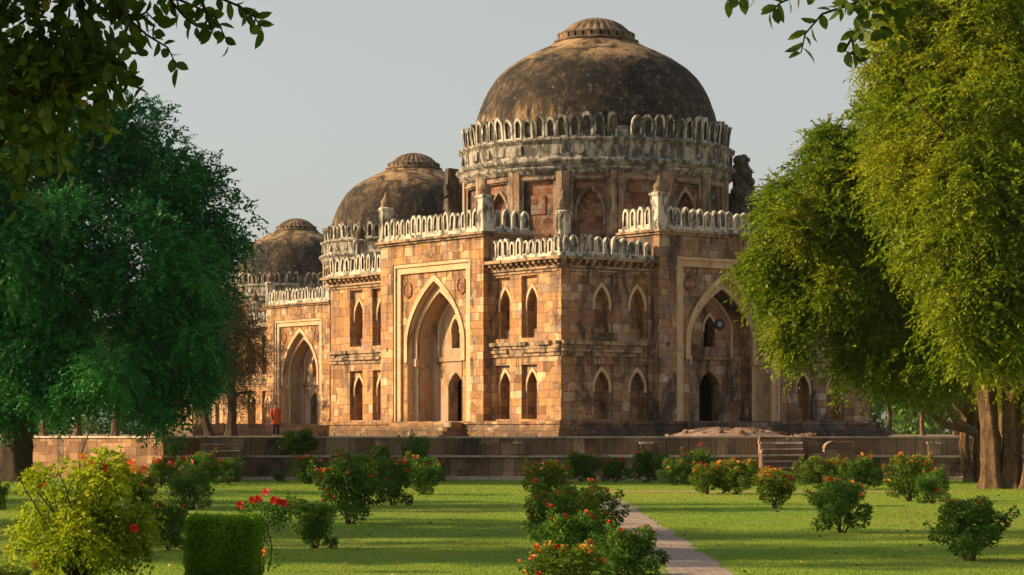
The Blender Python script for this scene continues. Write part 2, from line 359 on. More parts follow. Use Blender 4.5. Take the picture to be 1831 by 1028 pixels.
def make_tomb():
    root = empty('domed_tomb')
    NB = {'R': (0,-1), 'L': (-1,0), 'B': (0,1), 'E': (1,0)}
    wall = MB(); plinth = MB()
    Zp, Zs0, Zs1, Ze = .72, 3.62, 4.28, 7.55
    # plinth: stepped mouldings right round
    for (p, z0, z1) in ((.62, -.3, .22), (.50, .22, .42), (.34, .42, .58), (.42, .58, .72)):
        plinth.box(-H-p, H+p, -H-p, H+p, z0, z1)
    for N in ((0,-1),(-1,0)):
        F = frame(N); u0 = -H-.66
        for q in range(34):    # weathered blocks standing a little proud of the lowest course
            wd = random.uniform(.4,.8); fbox(plinth, F, u0, u0+wd-.03, -.3, random.uniform(.14,.2), .5, .64+random.uniform(-.012,.03), jit=.008); u0 += wd
            if u0 > H+.1: break
    for nm, N in NB.items():
        F = frame(N); vis = nm in 'RL'; rd = .21 if nm == 'L' else .11
        if not vis:
            fquad(wall, F, -H, H, Zp, 8.0, 0); continue
        for sgn in (-1, 1):
            cells = [(4.25, 6.12, 5.1), (6.12, 8.2, 7.15)]
            a, b = sorted((sgn*8.2, sgn*H)); fquad(wall, F, a, b, Zp, 8.0, 0)
            for (a, b, c) in cells:
                a, b = sorted((sgn*a, sgn*b)); c *= sgn
                for (z0, z1, zb, zt, zs, za) in ((Zp, 3.95, .80, 3.25, 2.25, 2.95), (3.95, 8.0, 4.45, 7.25, 5.95, 6.72)):
                    hw = .58
                    fquad(wall, F, a, c-hw, z0, z1, 0); fquad(wall, F, c+hw, b, z0, z1, 0)
                    fquad(wall, F, c-hw, c+hw, z0, zb, 0); fquad(wall, F, c-hw, c+hw, zt, z1, 0)
                    nn = MB(); rect = [(c-hw,zb),(c-hw,zt),(c+hw,zt),(c+hw,zb)]
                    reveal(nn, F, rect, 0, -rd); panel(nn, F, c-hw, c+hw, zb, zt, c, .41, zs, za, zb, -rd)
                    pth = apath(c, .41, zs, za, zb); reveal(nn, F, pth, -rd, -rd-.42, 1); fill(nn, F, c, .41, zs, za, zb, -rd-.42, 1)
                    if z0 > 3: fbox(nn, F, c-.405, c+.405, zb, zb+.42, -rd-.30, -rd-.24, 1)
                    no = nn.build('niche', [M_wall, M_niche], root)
                    hood = MB()
                    ring(hood, F, c, .41, zs, za, .55, za+.2, zs-.25, -rd+.045, -rd-.01); hood.build('arch_hood', M_pale, no)
            # string course between the storeys, in broken lengths
            a0, b0 = sorted((sgn*4.27, sgn*(H+.0))); strings = MB()
            for (z0, z1, p) in ((3.62,3.74,.10), (3.78,3.92,.2), (3.95,4.06,.13), (4.1,4.27,.24)):
                u = a0
                while u < b0 - .05:
                    l = min(random.uniform(.35, 1.1), b0 - u)
                    if random.random() > .12: fbox(strings, F, u, u+l-.02, z0+random.uniform(-.012,.012), z1, -.02, p*random.uniform(.7,1.05), jit=.01)
                    u += l
            fbox(strings, F, a0, b0, 3.6, 4.24, -.03, .05)
            # thin moulding over the upper niches and below the lower ones
            strings.build('string_course', M_corn, root); thin = MB(); fbox(thin, F, a0+.1, b0-.2, 7.36, 7.44, -.02, .07); thin.build('thin_moulding', M_corn, root)
            # pilaster strips at the portal and the corner
        # portal block
        p = .45; por = MB(); T0 = 9.2
        for s in (-1, 1):
            a, b = sorted((s*3.2, s*4.25)); fquad(por, F, a, b, Zp-.1, T0, p)
            por.face([F(s*4.25,Zp-.1,p), F(s*4.25,T0,p), F(s*4.25,T0,-2.4), F(s*4.25,Zp-.1,-2.4)])
        fquad(por, F, -3.2, 3.2, 8.25, T0, p); fquad(por, F, -4.25, 4.25, 7.9, T0, -2.4)
        por.face([F(-4.25,T0,p), F(4.25,T0,p), F(4.25,T0,-2.4), F(-4.25,T0,-2.4)])
        reveal(por, F, [(-3.2,Zp-.1),(-3.2,8.25),(3.2,8.25),(3.2,Zp-.1)], p, p-.24, sill=False)
        panel(por, F, -3.2, 3.2, Zp-.1, 8.25, 0, 2.25, 4.5, 7.35, Zp-.1, p-.24)
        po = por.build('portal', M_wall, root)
        fr = MB()
        for s in (-1, 1):
            a, b = sorted((s*2.72, s*3.17)); fbox(fr, F, a, b, Zp, 8.22, p-.26, p-.12)
            a, b = sorted((s*3.05, s*3.19)); fbox(fr, F, a, b, Zp, 8.235, p-.26, p-.04)
        fbox(fr, F, -2.72, 2.72, 7.78, 8.22, p-.26, p-.125); fbox(fr, F, -3.05, 3.05, 8.08, 8.232, p-.26, p-.043)
        fr.build('portal_frame', M_pale, po)
        r1 = MB(); ring(r1, F, 0, 2.25, 4.5, 7.35, 2.5, 7.66, 3.55, p-.17, p-.26)
        reveal(r1, F, apath(0, 2.25, 4.5, 7.35, Zp), p-.2, p-.62, sill=False); r1.build('outer_arch', M_pale, po)
        r2 = MB(); ring(r2, F, 0, 1.92, 4.5, 6.85, 2.26, 7.36, Zp, p-.60, p-.66); ring(r2, F, 0, 1.92, 4.5, 6.85, 2.12, 7.1, 3.7, p-.52, p-.62)
        for s in (-1, 1): fbox(r2, F, s*2.1-.2, s*2.1+.2, 3.35, 3.72, p-.66, p-.46)
        r2.build('inner_arch', M_pale, po)
        iw = MB(); d1 = -1.0
        reveal(iw, F, apath(0, 1.92, 4.5, 6.85, Zp), p-.62, d1, sill=True)
        # back wall of the iwan: door below, window above
        panel(iw, F, -1.95, 1.95, Zp-.1, 3.7, 0, .62, 2.35, 3.05, Zp-.05, d1); panel(iw, F, -1.95, 1.95, 3.7, 6.9, 0, .33, 5.1, 5.62, 4.2, d1)
        reveal(iw, F, apath(0, .62, 2.35, 3.05, Zp), d1, d1-.55); reveal(iw, F, apath(0, .33, 5.1, 5.62, 4.2), d1, d1-.5)
        fbox(iw, F, -1.93, 1.93, 3.58, 3.78, d1-.02, d1+.09)
        for s in (-1, 1): fbox(iw, F, s*1.65-.27, s*1.65+.27, Zp, 3.58, d1-.02, d1+.06)
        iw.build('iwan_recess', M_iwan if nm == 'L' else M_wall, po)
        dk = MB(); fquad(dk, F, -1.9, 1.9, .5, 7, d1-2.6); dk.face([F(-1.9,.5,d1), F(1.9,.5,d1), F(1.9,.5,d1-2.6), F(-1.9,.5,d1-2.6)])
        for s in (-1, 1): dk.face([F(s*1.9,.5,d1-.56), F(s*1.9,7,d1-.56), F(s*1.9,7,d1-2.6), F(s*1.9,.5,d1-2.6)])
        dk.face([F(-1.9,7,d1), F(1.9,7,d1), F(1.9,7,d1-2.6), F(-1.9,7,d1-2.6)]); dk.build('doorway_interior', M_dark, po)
        wr = MB(); ring(wr, F, 0, .33, 5.1, 5.62, .43, 5.82, 4.9, d1+.04, d1); wr.build('window_hood', M_pale, po); wr = MB(); ring(wr, F, 0, 1.3, 5.0, 6.5, 1.42, 6.66, 3.8, d1+.05, d1); wr.build('blind_arch', M_pale, po)
        for s in (-1, 1):     # round carved medallions in the spandrels
            md = MB(); rows = []
            for (rr, dd) in ((.36,.0),(.36,.07),(.29,.08),(.27,.04),(.12,.06),(0.001,.1)):
                rows.append([F(s*2.22+rr*math.cos(2*PI*k/8), 7.02+rr*1.15*math.sin(2*PI*k/8), p-.24+dd) for k in range(8)])
            md.grid(rows, 0, False, True); md.build('medallion', M_red, po)
        for (hu, hz) in ((3.72, 7.3), (3.6, 4.35), (-3.7, 4.2)):
            hole = MB(); fbox(hole, F, hu-.08, hu+.08, hz-.09, hz+.09, p-.02, p+.004, jit=.015); hole.build('putlog_hole', M_dark, po)  # thin dark block on the face, coloured as the shade of a hole
        # portal cornice and parapet
        co = MB(); fbox(co, F, -4.35, 4.35, T0-.02, T0+.09, -2.4, p+.12); fbox(co, F, -4.45, 4.45, T0+.09, T0+.2, -2.45, p+.24)
        co.build('portal_cornice', M_corn, po)
        pb = MB(); zb = T0+.2
        fbox(pb, F, -4.3, 4.3, zb, zb+.17, p-.13, p+.09)
        for s in (-1, 1): a, b = sorted((s*4.10, s*4.32)); fbox(pb, F, a, b, zb, zb+.165, -2.4, p-.13)
        pbo = pb.build('portal_parapet', M_white, root)
        ang = math.atan2(N[1], N[0]) + PI/2
        nm_ = 17
        for k in range(nm_):
            u = -3.62 + 7.24*k/(nm_-1); link('merlon', ME_merlon2, pbo, F(u, zb+.16, p-.02), (random.uniform(-.05,.05), random.uniform(-.05,.05), ang+random.uniform(-.1,.1)), (random.uniform(.82,1.04), 1, random.uniform(.85,1.04)))
        for s in (-1, 1):
            for k in range(4):
                link('merlon', ME_merlon2, pbo, F(s*4.21, zb+.16, -.35-.53*k), (0, 0, ang + s*PI/2), (1, 1, random.uniform(.93,1.04)))
            q = F(s*4.08, zb, p-.2); turret(root, q.x, q.y, q.z, 2.42, .31, square=(nm == 'L' and s > 0) or (nm == 'R' and s < 0))
        # wing cornice with brackets, then parapet
        for s in (-1, 1):
            cn = MB(); a, b = sorted((s*4.27, s*(H+.42)))
            u = a
            while u < b-.02:
                l = min(random.uniform(.6, 1.3), b-u); dz = random.uniform(-.03,.02)
                fbox(cn, F, u, u+l-.015, 7.86+dz, 7.99+dz*.3, 0, .42+random.uniform(-.05,.02), jit=.012); u += l
            fbox(cn, F, a, s*(H-.02) if s > 0 else -s*0+b, 7.50, 7.60, -.02, .1)
            cno = cn.build('cornice', M_corn, root)
            nb = 13
            for k in range(nb):
                uu = s*(4.5 + (H-4.5)*(k/(nb-1)))
                link('bracket', ME_bracket, cno, F(uu, 7.57, 0), (0, 0, ang), (1, .9, 1))
            pw = MB(); a, b = sorted((s*4.26, s*(H+.12))); fbox(pw, F, a, b, 8.0, 8.16, -.12, .10)
            pwo = pw.build('wing_parapet', M_white, root)
            for k in range(11):
                uu = s*(4.55 + .47*k)
                link('merlon', ME_merlon, pwo, F(uu, 8.14, 0.0), (random.uniform(-.06,.06), random.uniform(-.06,.06), ang+random.uniform(-.12,.12)), (random.uniform(.8,1.04), 1, random.uniform(.78,1.05)))
    wall.face([(-H,-H,8.0),(H,-H,8.0),(H,H,8.0),(-H,H,8.0)])
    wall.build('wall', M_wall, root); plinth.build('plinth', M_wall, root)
    # cracked corner stones that stand proud of the two walls
    q = MB(); z = .74; qs = [q]
    while z < 7.3:
        h_ = random.uniform(.28,.44)
        if not (3.5 < z < 4.4) and not (3.5 < z+h_ < 4.4):
            l1, l2 = (.7, .4) if random.random() < .5 else (.4, .7)
            q.box(-H-.018, -H+l1, -H-.018, -H+l2, z, z+h_-.02, jit=.01)
        elif len(qs) == 1 and z > 3.4: q = MB(); qs.append(q)
        z += h_
    for q in qs: q.build('corner_stones', M_wall, root)
    # doorstep and steps before each portal
    for N in ((0,-1),(-1,0)):
        F = frame(N); s_ = MB()
        for k in range(4): fbox(s_, F, -2.6-.25*k, 2.6+.25*k, -.3, .66-.2*k, .5, 1.1+.42*k, jit=.02)
        s_.build('portal_steps', M_wall, root)
    for (x, y, h_) in ((-H+.55,-H+.55,2.75), (-H+1.0,H-1.2,2.5), (H-.6,-H+.6,2.5)): turret(root, x, y, 8.0, h_+.2, .30)
    # drum
    dr = MB(); n = 16; rin = 6.42; a0 = R(4)
    hwf = rin*math.tan(PI/n)
    arches = MB(); pil = MB()
    for k in range(n):
        a = a0 + 2*PI*k/n; F = frame((math.cos(a), math.sin(a)), rin)
        hw = .78; zt = 12.05
        fquad(dr, F, -hwf, -hw, 7.95, 12.85, 0); fquad(dr, F, hw, hwf, 7.95, 12.85, 0); fquad(dr, F, -hw, hw, zt, 12.85, 0); fquad(dr, F, -hw, hw, 7.95, 8.6, 0)
        reveal(arches, F, [(-hw,8.6),(-hw,zt),(hw,zt),(hw,8.6)], 0, -.16)
        if k % 2 == 0:
            panel(arches, F, -hw, hw, 8.6, zt, 0, .6, 10.7, 11.65, 8.6, -.16); reveal(arches, F, apath(0,.6,10.7,11.65,8.6), -.16, -.42); fill(arches, F, 0, .6, 10.7, 11.65, 8.6, -.42)
            ring(pil, F, 0, .6, 10.7, 11.65, .74, 11.87, 9.9, -.10, -.17)
        else:
            fquad(arches, F, -hw, hw, 8.6, zt, -.16); fbox(arches, F, -.5, .5, 9.0, 9.6, -.18, -.12); fbox(arches, F, -.45, .3, 10.5, 11.4, -.18, -.11)
        for s in (-1, 1): fbox(pil, F, s*hwf*.88-.155, s*hwf*.88+.155, 8.0, 12.5, -.01, .11)
        fbox(pil, F, -hw-.06, hw+.06, 12.12, 12.24, -.01, .09)
    dro = dr.build('drum', M_drum, root); arches.build('drum_arches', M_red, dro); pil.build('pilasters', M_drum, dro)
    band = MB()
    wob = lambda a, z: 1 + .004*math.sin(13*a+z*3) + .003*math.sin(29*a)
    band.lathe([(6.4,12.35),(6.55,12.4),(6.55,12.5),(6.72,12.6),(6.74,12.7),(6.6,12.74),(6.86,12.86),(6.95,12.98),(6.9,13.06),(6.6,13.12),(6.62,13.25),(6.68,13.7),(6.66,13.86),(6.82,13.92),(6.84,14.02),(6.5,14.08),(6.0,14.08)], 96, wob=wob)
    for k in range(40):
        a = 2*PI*k/40; F = frame((math.cos(a), math.sin(a)), 6.63)
        if random.random() < .75: fbox(band, F, -.2, .2, 13.28, 13.72, -.1, .09, jit=.02)
    band.build('drum_cornice', M_whitein, dro)
    lr = MB(); lr.lathe([(6.28,14.05),(6.3,14.6),(6.1,14.65)], 96); lro = lr.build('leaf_parapet', M_whitein, root)
    NL = 70
    for k in range(NL):
        if k in (22, 47): continue     # fallen ones
        a = 2*PI*(k+.3)/NL
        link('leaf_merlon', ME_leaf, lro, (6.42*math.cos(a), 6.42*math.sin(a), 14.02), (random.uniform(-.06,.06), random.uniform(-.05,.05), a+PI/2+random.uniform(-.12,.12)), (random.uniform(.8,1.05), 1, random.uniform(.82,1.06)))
    prof = [(6.08,14.0),(6.1,14.5),(6.05,15.0),(5.98,15.45),(5.84,15.95),(5.60,16.6),(5.32,17.1),(4.98,17.6),(4.45,18.12),(3.8,18.55),(3.05,18.93),(2.5,19.18),(2.1,19.40),(1.9,19.48)]
    pf = []
    for (r0,z0),(r1,z1) in zip(prof, prof[1:]):
        for t in (0,.5): pf.append((r0+(r1-r0)*t, z0+(z1-z0)*t))
    pf.append(prof[-1])
    dm = MB(); dm.lathe(pf, 128, wob=lambda a, z: 1 + .005*math.sin(5*a+z) + .003*math.sin(17*a-z*2) + .002*math.sin(41*a+z*5))
    dmo = dm.build('dome', M_dome, root)
    cp = MB(); cp.lathe([(1.75,19.42),(2.05,19.44),(2.12,19.52),(2.0,19.58),(1.85,19.62)], 64)
    for k in range(28):
        a = 2*PI*k/28; F = frame((math.cos(a), math.sin(a)), 1.85); fbox(cp, F, -.16, .16, 19.55, 19.86, -.25, .06, jit=.02)
    cp.build('petal_ring', M_cap, dmo)
    cq = MB()
    rib = lambda a, z: 1 + (.07*abs(math.cos(14*a)) - .04)
    cq.lathe([(1.9,19.84),(1.82,19.92),(1.66,19.96),(1.5,20.12),(1.25,20.34),(.95,20.5),(.6,20.62),(.3,20.68),(0.001,20.7)], 112, wob=rib)
    cq.build('ribbed_cap', M_cap, dmo)
    return root

TH = R(36.45)
def tomb_loc(X, Z): return (X, Z, 1.45)
tomb = make_tomb()
dr_ = Vector((math.cos(TH), math.sin(TH))); dl_ = Vector((-math.sin(TH), math.cos(TH)))
corner = Vector((2.17, 109.0)); ctr = corner + H*(dr_ + dl_)
tomb.location = tomb_loc(ctr.x, ctr.y); tomb.rotation_euler = (0, 0, TH)
tag(tomb, 'largest and nearest sandstone tomb, its tall dome above the sunlit corner', 'tomb', 'domed sandstone tombs in a row')
cm = children_map()
t2 = copy_tree(tomb, None, cm); t2.location = tomb_loc(-7.2, 181); tag(t2, 'middle tomb with brown dome half hidden behind the largest one', 'tomb')
t3 = copy_tree(tomb, None, cm); t3.location = tomb_loc(-20.6, 236); tag(t3, 'farthest tomb, only its dark dome seen by the left tree', 'tomb')
# weathered stone carving beside the big drum, and a broken slab on the other side (only the near tomb has them)
g_ = MB()
Mi = Matrix.Rotation(-TH, 4, 'Z')
def lw(px, py, Z):    # photo point at depth Z -> tomb-local
    v = P(px, py, Z) - Vector(tomb.location); return Mi @ v
rs = random.Random(3)
for (px, py, r) in ((1330,384,.62),(1322,372,.6),(1338,366,.5),(1330,352,.55),(1321,345,.45),(1337,340,.42),(1326,330,.48),(1340,325,.3),(1322,318,.42),(1330,308,.42),(1322,300,.36),(1329,294,.3),(1322,287,.34),(1330,284,.24),(1318,392,.7),(1342,388,.4),(1336,399,.6),(1310,356,.3)):
    c = lw(px, py, 121.0 + rs.uniform(-.3,.3)); g_.ell(c, (r, r*.9, r*rs.uniform(.8,1.2)), 10)
bk = lw(1337, 284, 121); g_.tube([bk, lw(1341, 289, 121)], [.16,.02], 6)
g_.tube([lw(1332,322,121), lw(1342,318,121), lw(1343,308,121), lw(1349,308,121)], [.1,.09,.07,.03], 6)
g_.tube([lw(1342,318,121), lw(1345,303,121)], [.06,.03], 6)
g_.tube([lw(1318,352,120.6), lw(1330,340,120.4), lw(1342,334,120.5)], [.12,.12,.1], 6)
M_lich = plaster('lichen_black_stone', (.16,.135,.11), (.035,.035,.033), .4, .55, .9, 3.0)
g_.build('carved_pinnacle', M_lich, tomb)
g2 = MB()
for (x0,x1,y0,y1,dz) in ((799,816,300,330,0),(799,815,330,352,.05),(801,812,352,378,.1),(806,818,372,402,.1)):
    a = lw(x0,y0,124.2+dz); b = lw(x1,y1,124.8+dz)
    g2.box(min(a.x,b.x),max(a.x,b.x),min(a.y,b.y),max(a.y,b.y),min(a.z,b.z),max(a.z,b.z), jit=.07)
g2.build('broken_slab', M_lich, tomb)
# ------------------------------------------------------------------ ground, paths, terrace, garden walls
def lawn_mat():
    g = NT('lawn'); ob = g.tc('Object')
    n1 = g.noise(g.mapping(ob, (.16, .07, 1)), 1.0, 5, .6); n2 = g.noise(g.mapping(ob, (1, .35, 1)), 1.3, 8, .7); n3 = g.noise(ob, 26.0, 6, .8)
    c = g.ramp(n2, [(.25, (.12,.22,.026)), (.5, (.18,.30,.038)), (.75, (.24,.34,.046))])
    c = g.mix(g.ramp(n1, [(.4, 0.0), (.62, .75)]), c, (.27,.28,.05))
    c = g.mix(.6, c, g.ramp(n3, [(.3, .5), (.7, 1.5)]), 'MULTIPLY')
    c = g.mix(g.ramp(g.noise(ob, 1.9, 7, .75), [(.6, 0.0), (.7, .6)]), c, (.24,.19,.08))
    return g.out(c, g.math('ADD', n3, g.math('MULTIPLY', n2, 2.0)), .8, .04)
M_lawn = lawn_mat()
def path_mat(name, a, b):
    g = NT(name); ob = g.tc('Object')
    br = g.n('TexBrick', {'Vector': ob, 'Color1': (0,0,0,1), 'Color2': (1,1,1,1), 'Mortar': (.2,.2,.2,1), 'Scale': 1.0, 'Mortar Size': .012, 'Brick Width': .24, 'Row Height': .12})
    c = g.ramp(br.outputs[0], [(0, a), (1, b)]); n = g.noise(ob, 9, 7, .75)
    c = g.mix(.6, c, g.ramp(n, [(.3, .6), (.7, 1.3)]), 'MULTIPLY'); c = g.mix(g.math('MULTIPLY', br.outputs[1], .6), c, (.12,.09,.07))
    c = g.mix(g.ramp(g.noise(ob, 2.3, 7, .8), [(.55, 0.0), (.68, .6)]), c, (.16,.13,.09))
    return g.out(c, g.math('SUBTRACT', n, br.outputs[1]), .6, .02)
M_path = path_mat('worn_brick_paving', (.30,.235,.20), (.42,.35,.30))
M_soil = path_mat('sandy_path', (.42,.24,.14), (.5,.32,.2))

m = MB(); ys = [-60, 10, 24, 40, 70, 110, 200, 500, 2500]
xs = [-1500, -200, -40, 0, 40, 200, 1500]
m.grid([[(x, y, 0) for x in xs] for y in ys], smooth=False)
tag(m.build('lawn', M_lawn), kind='structure')
def strip(name, pts, mat, z=.004, jit=.09):
    """pts: (x_left, x_right, y)"""
    m = MB(); r = []
    for (a, b), (c, d) in zip([(p[0], p[2]) for p in pts], [(p[1], p[2]) for p in pts]): r.append([(a, b, z), (c, d, z)])
    fine = []
    for i in range(len(r)-1):
        for t in np.linspace(0, 1, 14)[:-1]:
            L = Vector(r[i][0]).lerp(Vector(r[i+1][0]), t); Q = Vector(r[i][1]).lerp(Vector(r[i+1][1]), t)
            fine.append([(L.x+random.uniform(-jit,jit), L.y, z), (Q.x+random.uniform(-jit,jit), Q.y, z)])
    fine.append(r[-1]); m.grid(fine, smooth=False)
    return tag(m.build(name, mat), kind='structure')
strip('garden_path', [(1.86,2.36,20),(1.78,2.44,28),(1.85,2.6,38),(1.85,2.62,45.5),(1.95,2.75,54),(1.5,2.6,62),(1.1,2.5,67.4)], M_path)
def hstrip(name, x0, x1, y0, y1):
    m = MB(); n = 60; a = []; b = []
    for i in range(n+1):
        x = x0+(x1-x0)*i/n; a.append((x, y0+random.uniform(-.1,.1), .005)); b.append((x, y1+random.uniform(-.1,.1), .005))
    m.grid([a, b], smooth=False); return tag(m.build(name, M_soil), kind='structure')
hstrip('cross_path', 1.1, 12.4, 67.3, 68.7); hstrip('side_path', -10.6, -9.0, 66.8, 68.2)

WY = 85.0
m = MB(); tp = [(-12, WY+.35), (60, WY+.35), (90, 130), (90, 420), (-95, 420), (-60, 130), (-17.6, 92.2)]
m.face([(x, y, 1.45) for x, y in tp])
M_earth = simple('packed_earth', (.26,.18,.11), .95, .35, 2.0)
tag(m.build('terrace_ground', M_earth), kind='structure')

def wall_thing(p0, p1, label, mats, seg=True, ledge=True):
    """retaining wall from p0 to p1 (plan), outside to the right of the direction walked"""
    p0 = Vector((*p0, 0)); p1 = Vector((*p1, 0)); L = (p1-p0).length; a = math.atan2((p1-p0).y, (p1-p0).x)
    root = empty('garden_wall', p0, a); tag(root, label, 'wall')
    lo, up, cp = mats
    def rowbox(name, z0, z1, y0, y1, wl, wh, mat, jit, drop=0):
        m = MB(); u = 0
        while u < L - .01:
            l = min(random.uniform(wl, wh), L-u)
            if random.random() >= drop: m.box(u+.006, u+l-.006, y0+random.uniform(-jit,jit), y1, z0, z1+random.uniform(-jit,jit)*.7)
            u += l
        m.build(name, mat, root)
    if ledge:
        rowbox('kerb', -.1, .12, -.9, .1, 1.2, 2.6, cp, .02); rowbox('lower_wall', 0, .30, -.42, .1, .5, 1.3, lo, .02); rowbox('lower_wall', .30, .56, -.34, .1, .5, 1.2, lo, .02)
        rowbox('lower_wall', .56, .78, -.27, .1, .5, 1.2, lo, .02)
        rowbox('ledge', .78, .86, -.38, .1, .8, 2.2, cp, .02); rowbox('upper_wall', .86, 1.44, -.03, .3, .45, .8, up, .012)
    else: rowbox('upper_wall', 0, 1.44, 0, .3, .45, 1.1, up, .012)
    rowbox('coping', 1.44, 1.50, -.07, .34, .9, 2.4, cp, .008)
    return root
wf = wall_thing((-12, WY), (60, WY), 'long dark stone garden wall with a thin pale coping, in front of the tombs', (M_wallg, M_wallg, M_cope))
wall_thing((-17.9, 92), (-12, WY+.02), 'short sunlit tan garden wall behind the yellow-green shrub', (M_wallw, M_wallw, M_cope), ledge=False)
# pale-capped spout blocks in the long wall
for px in (929, 1155, 1668):
    x = (px-CX)/FPX*WY + 12; m = MB(); m.box(x-.2, x+.2, -.30, .0, .88, 1.24); b = m.build('buttress', M_wallg, wf)
    m = MB(); m.box(x-.24, x+.24, -.34, .02, 1.24, 1.31, jit=.01); m.build('cap', M_white, b)
# ruined stairs up to the terrace
def stairs(name, x0, x1, label, n=7, jit=.05, curved=True):
    r = empty(name, (x0, WY, 0)); tag(r, label, 'stairs'); wd = x1-x0
    for k in range(n):
        m = MB(); z1 = 1.43*(k+1)/n; y0 = -.3-.34*(n-k)
        u = 0
        while u < wd-.05:
            l = min(random.uniform(.4, 1.0), wd-u); m.box(u, u+l-.015, y0+random.uniform(-jit,jit), -.05, z1-1.43/n, z1+random.uniform(-jit,jit)*.35, jit=.012); u += l
        so_ = m.build('step', M_step, r)
        m = MB(); m.box(.02, wd-.02, y0-.05, y0+.14, z1+.03, z1+.065, jit=.02); m.build('nosing', M_cope, so_)
    for (xa, xb) in ():
        m = MB(); pr = [(-2.9, 0), (-2.9, .5), (-2.75, .62), (-2.5, .66), (-.9, 1.2), (-.5, 1.52), (-.1, 1.56), (-.1, 0)]
        for (a, b), (c, d) in zip(pr, pr[1:]): m.face([(xa,a,b),(xb,a,b),(xb,c,d),(xa,c,d)])
        m.face([(xa,a,b) for a, b in pr]); m.face([(xb,a,b) for a, b in pr]); m.build('side_wall', M_step, r)
    return r
M_step = stone('worn_step_stone', [(0, (.16,.10,.075)), (.5, (.27,.18,.125)), (1, (.38,.28,.22))], bw=.7, rh=.5, stain=.6)
stairs('stone_stairs', 8.45, 9.9, 'broken stone stairs climbing the dark garden wall below the doorway')
stairs('stone_stairs', -10.6, -9.2, 'pale stone steps in the dark garden wall, beside the orange-clad person', n=6)
# curved white newel wall right of the stairs
m = MB(); pts = []
for i in range(9):
    a = PI/2*i/8; pts.append((10.95-.35*math.cos(a), .98+.32*math.sin(a)))
pts = [(10.0, .88), (10.6, .88), (10.6, .98)] + pts[1:] + [(11.6, 1.32), (11.6, 0), (10.0, 0)]
for (a, b), (c, d) in zip(pts, pts[1:]): m.face([(a,WY-1.15,b),(a,WY-.42,b),(c,WY-.42,d),(c,WY-1.15,d)])
m.face([(a,WY-1.15,b) for a, b in pts]); nw = m.build('curved_wall_end', M_step); tag(nw, 'low wall end with a rounded pale top, right of the broken stairs', 'wall')
m = MB()
for (a, b), (c, d) in list(zip(pts, pts[1:]))[:-3]:
    m.face([(a,WY-1.18,b+.045),(a,WY-.4,b+.045),(c,WY-.4,d+.045),(c,WY-1.18,d+.045)]); m.face([(a,WY-1.18,b-.02),(a,WY-1.18,b+.045),(c,WY-1.18,d+.045),(c,WY-1.18,d-.02)])
m.build('coping', M_step, nw)
# rubble heaps on the terrace before the big tomb
def rubble(cx, cy, rx, ry, h, n, label):
    m = MB()
    rows = []
    for i in range(6):
        t = i/5; rows.append([(rx*(1-t*.8)*math.cos(a)*(1+.1*math.sin(3*a)), ry*(1-t*.8)*math.sin(a), h*math.sin(t*PI/2)*(.85+.15*math.sin(5*a))) for a in np.linspace(0, 2*PI, 24, endpoint=False)])
    m.grid(rows, 0, False, True); m.face(rows[-1])
    for k in range(n):
        a = random.uniform(0, 2*PI); q = random.random()**.5; s = random.uniform(.04,.13)
        M = Matrix.Translation((rx*q*math.cos(a), ry*q*math.sin(a), h*math.sqrt(max(0,1-q))*.9+.03)) @ Matrix.Rotation(random.uniform(0,3),4,'Z') @ Matrix.Rotation(random.uniform(-.4,.4),4,'X')
        m.box(-s, s, -s*.7, s*.7, -s*.5, s*.5, M, jit=.03)
    o = m.build('rubble_mound', M_step); o.location = (cx, cy, 1.45); tag(o, label, 'rubble')
rubble(9.0, 102.5, 2.6, 1.8, .42, 34, 'low heap of reddish rubble in front of the big tomb doorway')
rubble(11.0, 93, .5, .5, .12, 14, 'small pale scatter of broken stones at the head of the stairs')
# low block platform left of the big tomb's sunlit wall
m = MB(); a = P(548, 780, 116)
for k in range(5): m.box(-1.2+.05*k, .4, -1.0+.1*k, .8, -.1+.13*k, .03+.13*k, jit=.02)
o = m.build('stone_platform', M_wallw); o.location = (a.x+.6, a.y, 1.45); tag(o, 'small sunlit stone block platform at the left foot of the largest tomb', 'platform')
# low wall before the middle tomb
m = MB(); u = 0
while u < 7.5:
    l = random.uniform(.3, .7); m.box(u, u+l-.01, random.uniform(-.02,.02), .4, -.1, .75+random.uniform(-.04,.04)); u += l
o = m.build('low_wall', M_wallw); o.location = (P(345, 780, 150).x, 150, 1.45); tag(o, 'low rough stone wall in front of the middle tomb, behind the thin tree', 'wall')
# metal flood lamp in the right portal
fl = empty('floodlight'); tag(fl, 'black floodlight with a white glass, hung in the shaded portal beside the small window', 'floodlight')
c = P(1283, 581, 112.9); fl.location = c; fl.rotation_euler = (R(-8), 0, R(28))
M_blk = simple('black_metal', (.02,.02,.022), .5); M_gls = simple('lamp_glass', (.22,.24,.26), .08, .1)
m = MB(); m.lathe([(.001,-.22),(.12,-.2),(.2,-.05),(.25,.12),(.26,.14),(.26,.2),(.12,.2)], 20); me = m.build('lamp_housing', M_blk, fl, rot=(R(90), 0, 0))
m = MB(); m.lathe([(.13,.185),(.08,.2),(.001,.205)], 20); m.build('lamp_glass', M_gls, fl, rot=(R(90), 0, 0))
m = MB(); m.tube([(-.36,.02,0),(-.36,.1,-.1),(-.2,.3,-.2),(0,.9,-.1)], [.025]*4, 6); m.tube([(-.36,.02,0),(-.3,0,.05)], [.03]*2, 6); m.build('lamp_bracket', M_blk, fl)

